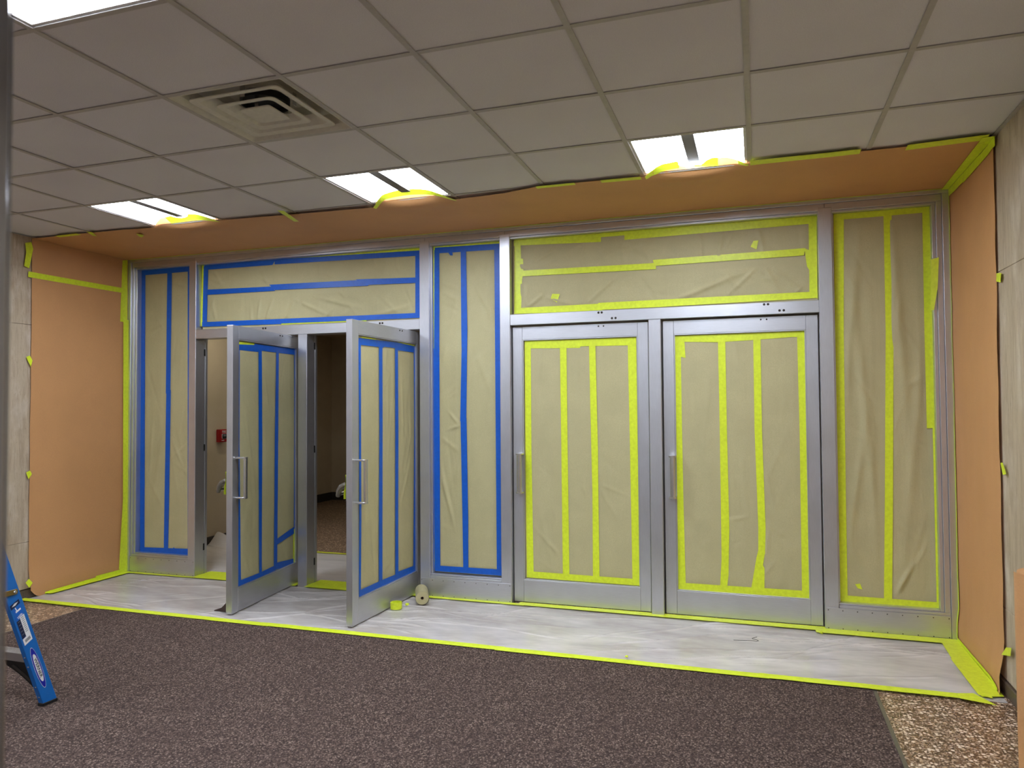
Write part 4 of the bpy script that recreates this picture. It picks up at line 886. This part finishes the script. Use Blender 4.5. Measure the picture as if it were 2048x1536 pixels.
for s, x0, dx in ((1, .66, -.035), (-1, .256, .035)):
    rr_ = rail(x0, -3.40, dx, .272, .05, .022, -s, LADDER, LH-.02).build('rear_rail', LADDER, ld, bevel=.001)
    MB().prism([(x0+s*.003, -3.397, .0072), (x0-s*.026, -3.397, .0072), (x0-s*.026, -3.453, .0072), (x0+s*.003, -3.453, .0072)], (0, 0, .016)).build('rubber_foot', BLACK, rr_, bevel=.002)
for i, z in enumerate((.265, .57, .875, 1.18, 1.48)):
    p, q = at(1, z), at(-1, z)
    w_ = lambda yy, zz: (q.x+.005, q.y+yy-LY*max(0, -zz), q.z+zz)
    st_ = MB().prism([w_(-.006, 0), w_(-.068, 0), w_(-.068, -.046), w_(-.064, -.046), w_(-.064, -.004), w_(-.010, -.004), w_(-.010, -.046), w_(-.006, -.046)], (p.x-q.x-.010, 0, 0)).build('step', LADDER_ALU, ld)
    for k in range(5):
        y = q.y-.014-.012*k; MB().box(q.x+.03, p.x-.03, y-.002, y+.002, q.z, q.z+.0016).build('tread_rib', LADDER_ALU, st_)
for s in (1, -1):                                    # black gusset plate under the lowest step
    d = -s; n = 10; a, b = at(s, .215, -.052), at(s, .012, -.052)
    top = [(a.x+d*.006, a.z), (a.x+d*.19, a.z), (a.x+d*.19, a.z-.03)]
    cur = [(a.x+d*.19+(b.x+d*.006-a.x-d*.19)*u, a.z-.03+(b.z-a.z+.03)*u+.022*math.sin(math.pi*u)) for u in [i/n for i in range(1, n+1)]]
    yy = lambda z: a.y+(z-a.z)*LY
    gp = MB().prism([(x, yy(z), z) for x, z in top+cur], (0, -.006, 0)).build('gusset_plate', BLACK, ld)
    MB().prism([(x, yy(z)-.0062, z) for x, z in ((a.x+d*.15, a.z-.028), (a.x+d*.13, a.z-.020), (a.x+d*.045, a.z-.092), (a.x+d*.052, a.z-.106))], (0, -.004, 0)).build('gusset_rib', BASEM, gp)
for s in (1, -1):                                    # spreader bars and rivets
    p = at(s, .585, -.030); q = Vector((.66-.035*.58 if s > 0 else .256+.035*.58, -3.42+.272*.56, .60)); o_ = Vector((s*.006, 0, 0))
    sp = MB().prism([tuple(p+o_+Vector((0, .012, -.013))), tuple(p+o_+Vector((0, .016, .0))), tuple(p+o_+Vector((0, .012, .013))), tuple(Vector((p.x, q.y, q.z))+o_+Vector((0, 0, .013))), tuple(Vector((p.x, q.y, q.z))+o_+Vector((0, 0, -.013)))], (s*.004, 0, 0)).build('spreader_bar', BRASS, ld, bevel=.0012)
    MB().cyl(p+o_+Vector((s*.004, .0, 0)), p+o_+Vector((s*.009, 0, 0)), .008, 12, .006).build('rivet', STEEL, sp)
    for z in (.25, .20, .09, .035): 
        r_ = at(s, z, -.076); MB().cyl(r_+Vector((-s*.013, .0005, 0)), r_+Vector((-s*.013, -.003, 0)), .0042, 10, .003).build('rivet', STEEL, front[s])
pt, qt = at(1, LH), at(-1, LH)
MB().box(qt.x-.02, pt.x+.02, -3.01, pt.y+.03, pt.z-.05, pt.z+.02).build('top_cap', LADDER, ld, bevel=.008, seg=2)
for z in (.5, 1.0): MB().box(.256+.035*z, .66-.035*z, -3.44+.272*z, -3.43+.272*z, z, z+.04).build('rear_brace', LADDER_ALU, ld, bevel=.001)
# stickers on the outer web of the near rail
WA = Vector((dxr, LY, 1)).normalized(); WY = Vector((0, 1, 0)); WN = WY.cross(WA).normalized(); WY = WA.cross(WN)
if WN.x < 0: WN = -WN
def web(z, y, lift=.0): return at(1, z, -.076+y) + WN*lift           # y: 0 rear edge .. .076 front edge
def sticker(pts, mat, name, lift, par): return MB().prism([tuple(web(z, y, lift)) for y, z in pts], tuple(WN*.0004)).build(name, mat, par)
def oval(cy_, cz_, ry, rz, pw=2.0, n=48):
    f = lambda c: math.copysign(abs(c)**(2/pw), c)
    return [(cy_+ry*f(math.sin(2*math.pi*i/n)), cz_+rz*f(math.cos(2*math.pi*i/n))) for i in range(n)]
cy_, cz_ = .036, .185
lb = sticker(oval(cy_, cz_, .0195, .108), STK_W, 'oval_badge', .0003, front[1]); tag(lb, 'white edged blue oval badge with black lettering')
sticker(oval(cy_, cz_, .0180, .1055), STK_B, 'badge_field', .0008, front[1])
sticker(oval(cy_, cz_, .0118, .073, 2.5), STK_W, 'badge_plate', .0013, front[1])
text('WERNER', .0205, INK, 'badge_lettering', front[1], web(cz_, cy_, .0018), -WA, WY, .0002, sx=1.3)
sticker([(.004, .520), (.058, .545), (.058, .525), (.004, .498)], STK_N, 'label_header', .0003, front[1])
sticker([(.012, .513), (.03, .528), (.05, .533), (.032, .518)], STK_W, 'label_logo', .0008, front[1])
sticker([(.010, .497), (.058, .521), (.058, .462), (.010, .438)], STK_S, 'label_panel', .0003, front[1])
sticker([(.022, .488), (.052, .502), (.052, .494), (.022, .480)], STK_W, 'label_print', .0008, front[1])
sticker([(.024, .506), (.028, .508), (.032, .492), (.027, .491)], STK_W, 'label_print', .0009, front[1])
text('250lb', .014, STK_W, 'label_lettering', front[1], web(.462, .036, .0009), (WY*.92+WA*.40), (WA*.92-WY*.40), .0002)
sticker([(.010, .436), (.032, .447), (.032, .357), (.010, .346)], STK_N, 'label_panel', .0003, front[1])
sticker([(.032, .455), (.058, .468), (.058, .335), (.010, .312), (.010, .344), (.032, .356)], STK_W, 'label_paper', .0004, front[1])
for i in range(5): z = .432-.016*i; sticker([(.014, z), (.028, z+.006), (.028, z+.004), (.014, z-.002)], GREYINK, 'label_print', .0008, front[1])
for i in range(9): z = .452-.009*i; sticker([(.037, z), (.052, z+.007), (.052, z+.004), (.037, z-.003)], GREYINK, 'label_print', .0008, front[1])
for i in range(9): y = .020+.0035*i; sticker([(y, .340+.48*(y-.01)-.004), (y+.0018, .340+.48*(y-.01)-.004), (y+.0018, .322+.48*(y-.01)), (y, .322+.48*(y-.01))], INK, 'label_barcode', .0008, front[1])

# ------------------------------------------------------------------ near things at the picture's edges
kr = empty('kraft_paper_roll', (5.046, -2.335, 0)); tag(kr, 'tall brown kraft paper roll standing upright at the right edge', 'paper roll')
MB().lathe([(.040, 0), (.098, 0), (.100, .003), (.100, .905), (.0985, .91), (.040, .907)], (5.046, -2.335, .0004), n=64).build('paper_winding', KRAFT, kr, smooth=False)
MB().lathe([(.036, .001), (.0398, .001), (.0398, .909), (.036, .909)], (5.046, -2.335, .0004), n=32).build('cardboard_core', CARD, kr)
def lend(u, v):
    an = R(165+60*u); rr = .1008+.007*max(0, 1-u*2.2); return (5.046+rr*math.cos(an), -2.335+rr*math.sin(an), .002+.906*v)
MB().grid(lend, 16, 2).build('loose_end', KRAFT, kr, smooth=True)
PO, PD, PN = Vector((4.109, -5.2805, 0)), Vector((-.796, .605, 0)), Vector((-.605, -.796, 0))
def pp(d, n, z=.0075): p = PO+PD*d+PN*n; return (p.x, p.y, z)
po = empty('metal_post', pp(1.0, .03, .007)); tag(po, 'blurred aluminium post close by at the left edge', 'post')
MB().prism([pp(.96, .004), pp(.96, .07), pp(1.06, .075), pp(1.06, .004)], (0, 0, H-.0085)).build('shaft', POSTM, po, bevel=.004, seg=2)
MB().prism([pp(.985, 0), pp(.985, .0035), pp(1.0, .0035), pp(1.0, 0)], (0, 0, H-.0085)).build('edge_bead', POSTM, po, bevel=.001)
MB().prism([pp(.94, -.01), pp(.94, .09), pp(1.08, .09), pp(1.08, -.01)], (0, 0, .01)).build('floor_plate', POSTM, po, bevel=.002)
bpy.context.view_layer.update()
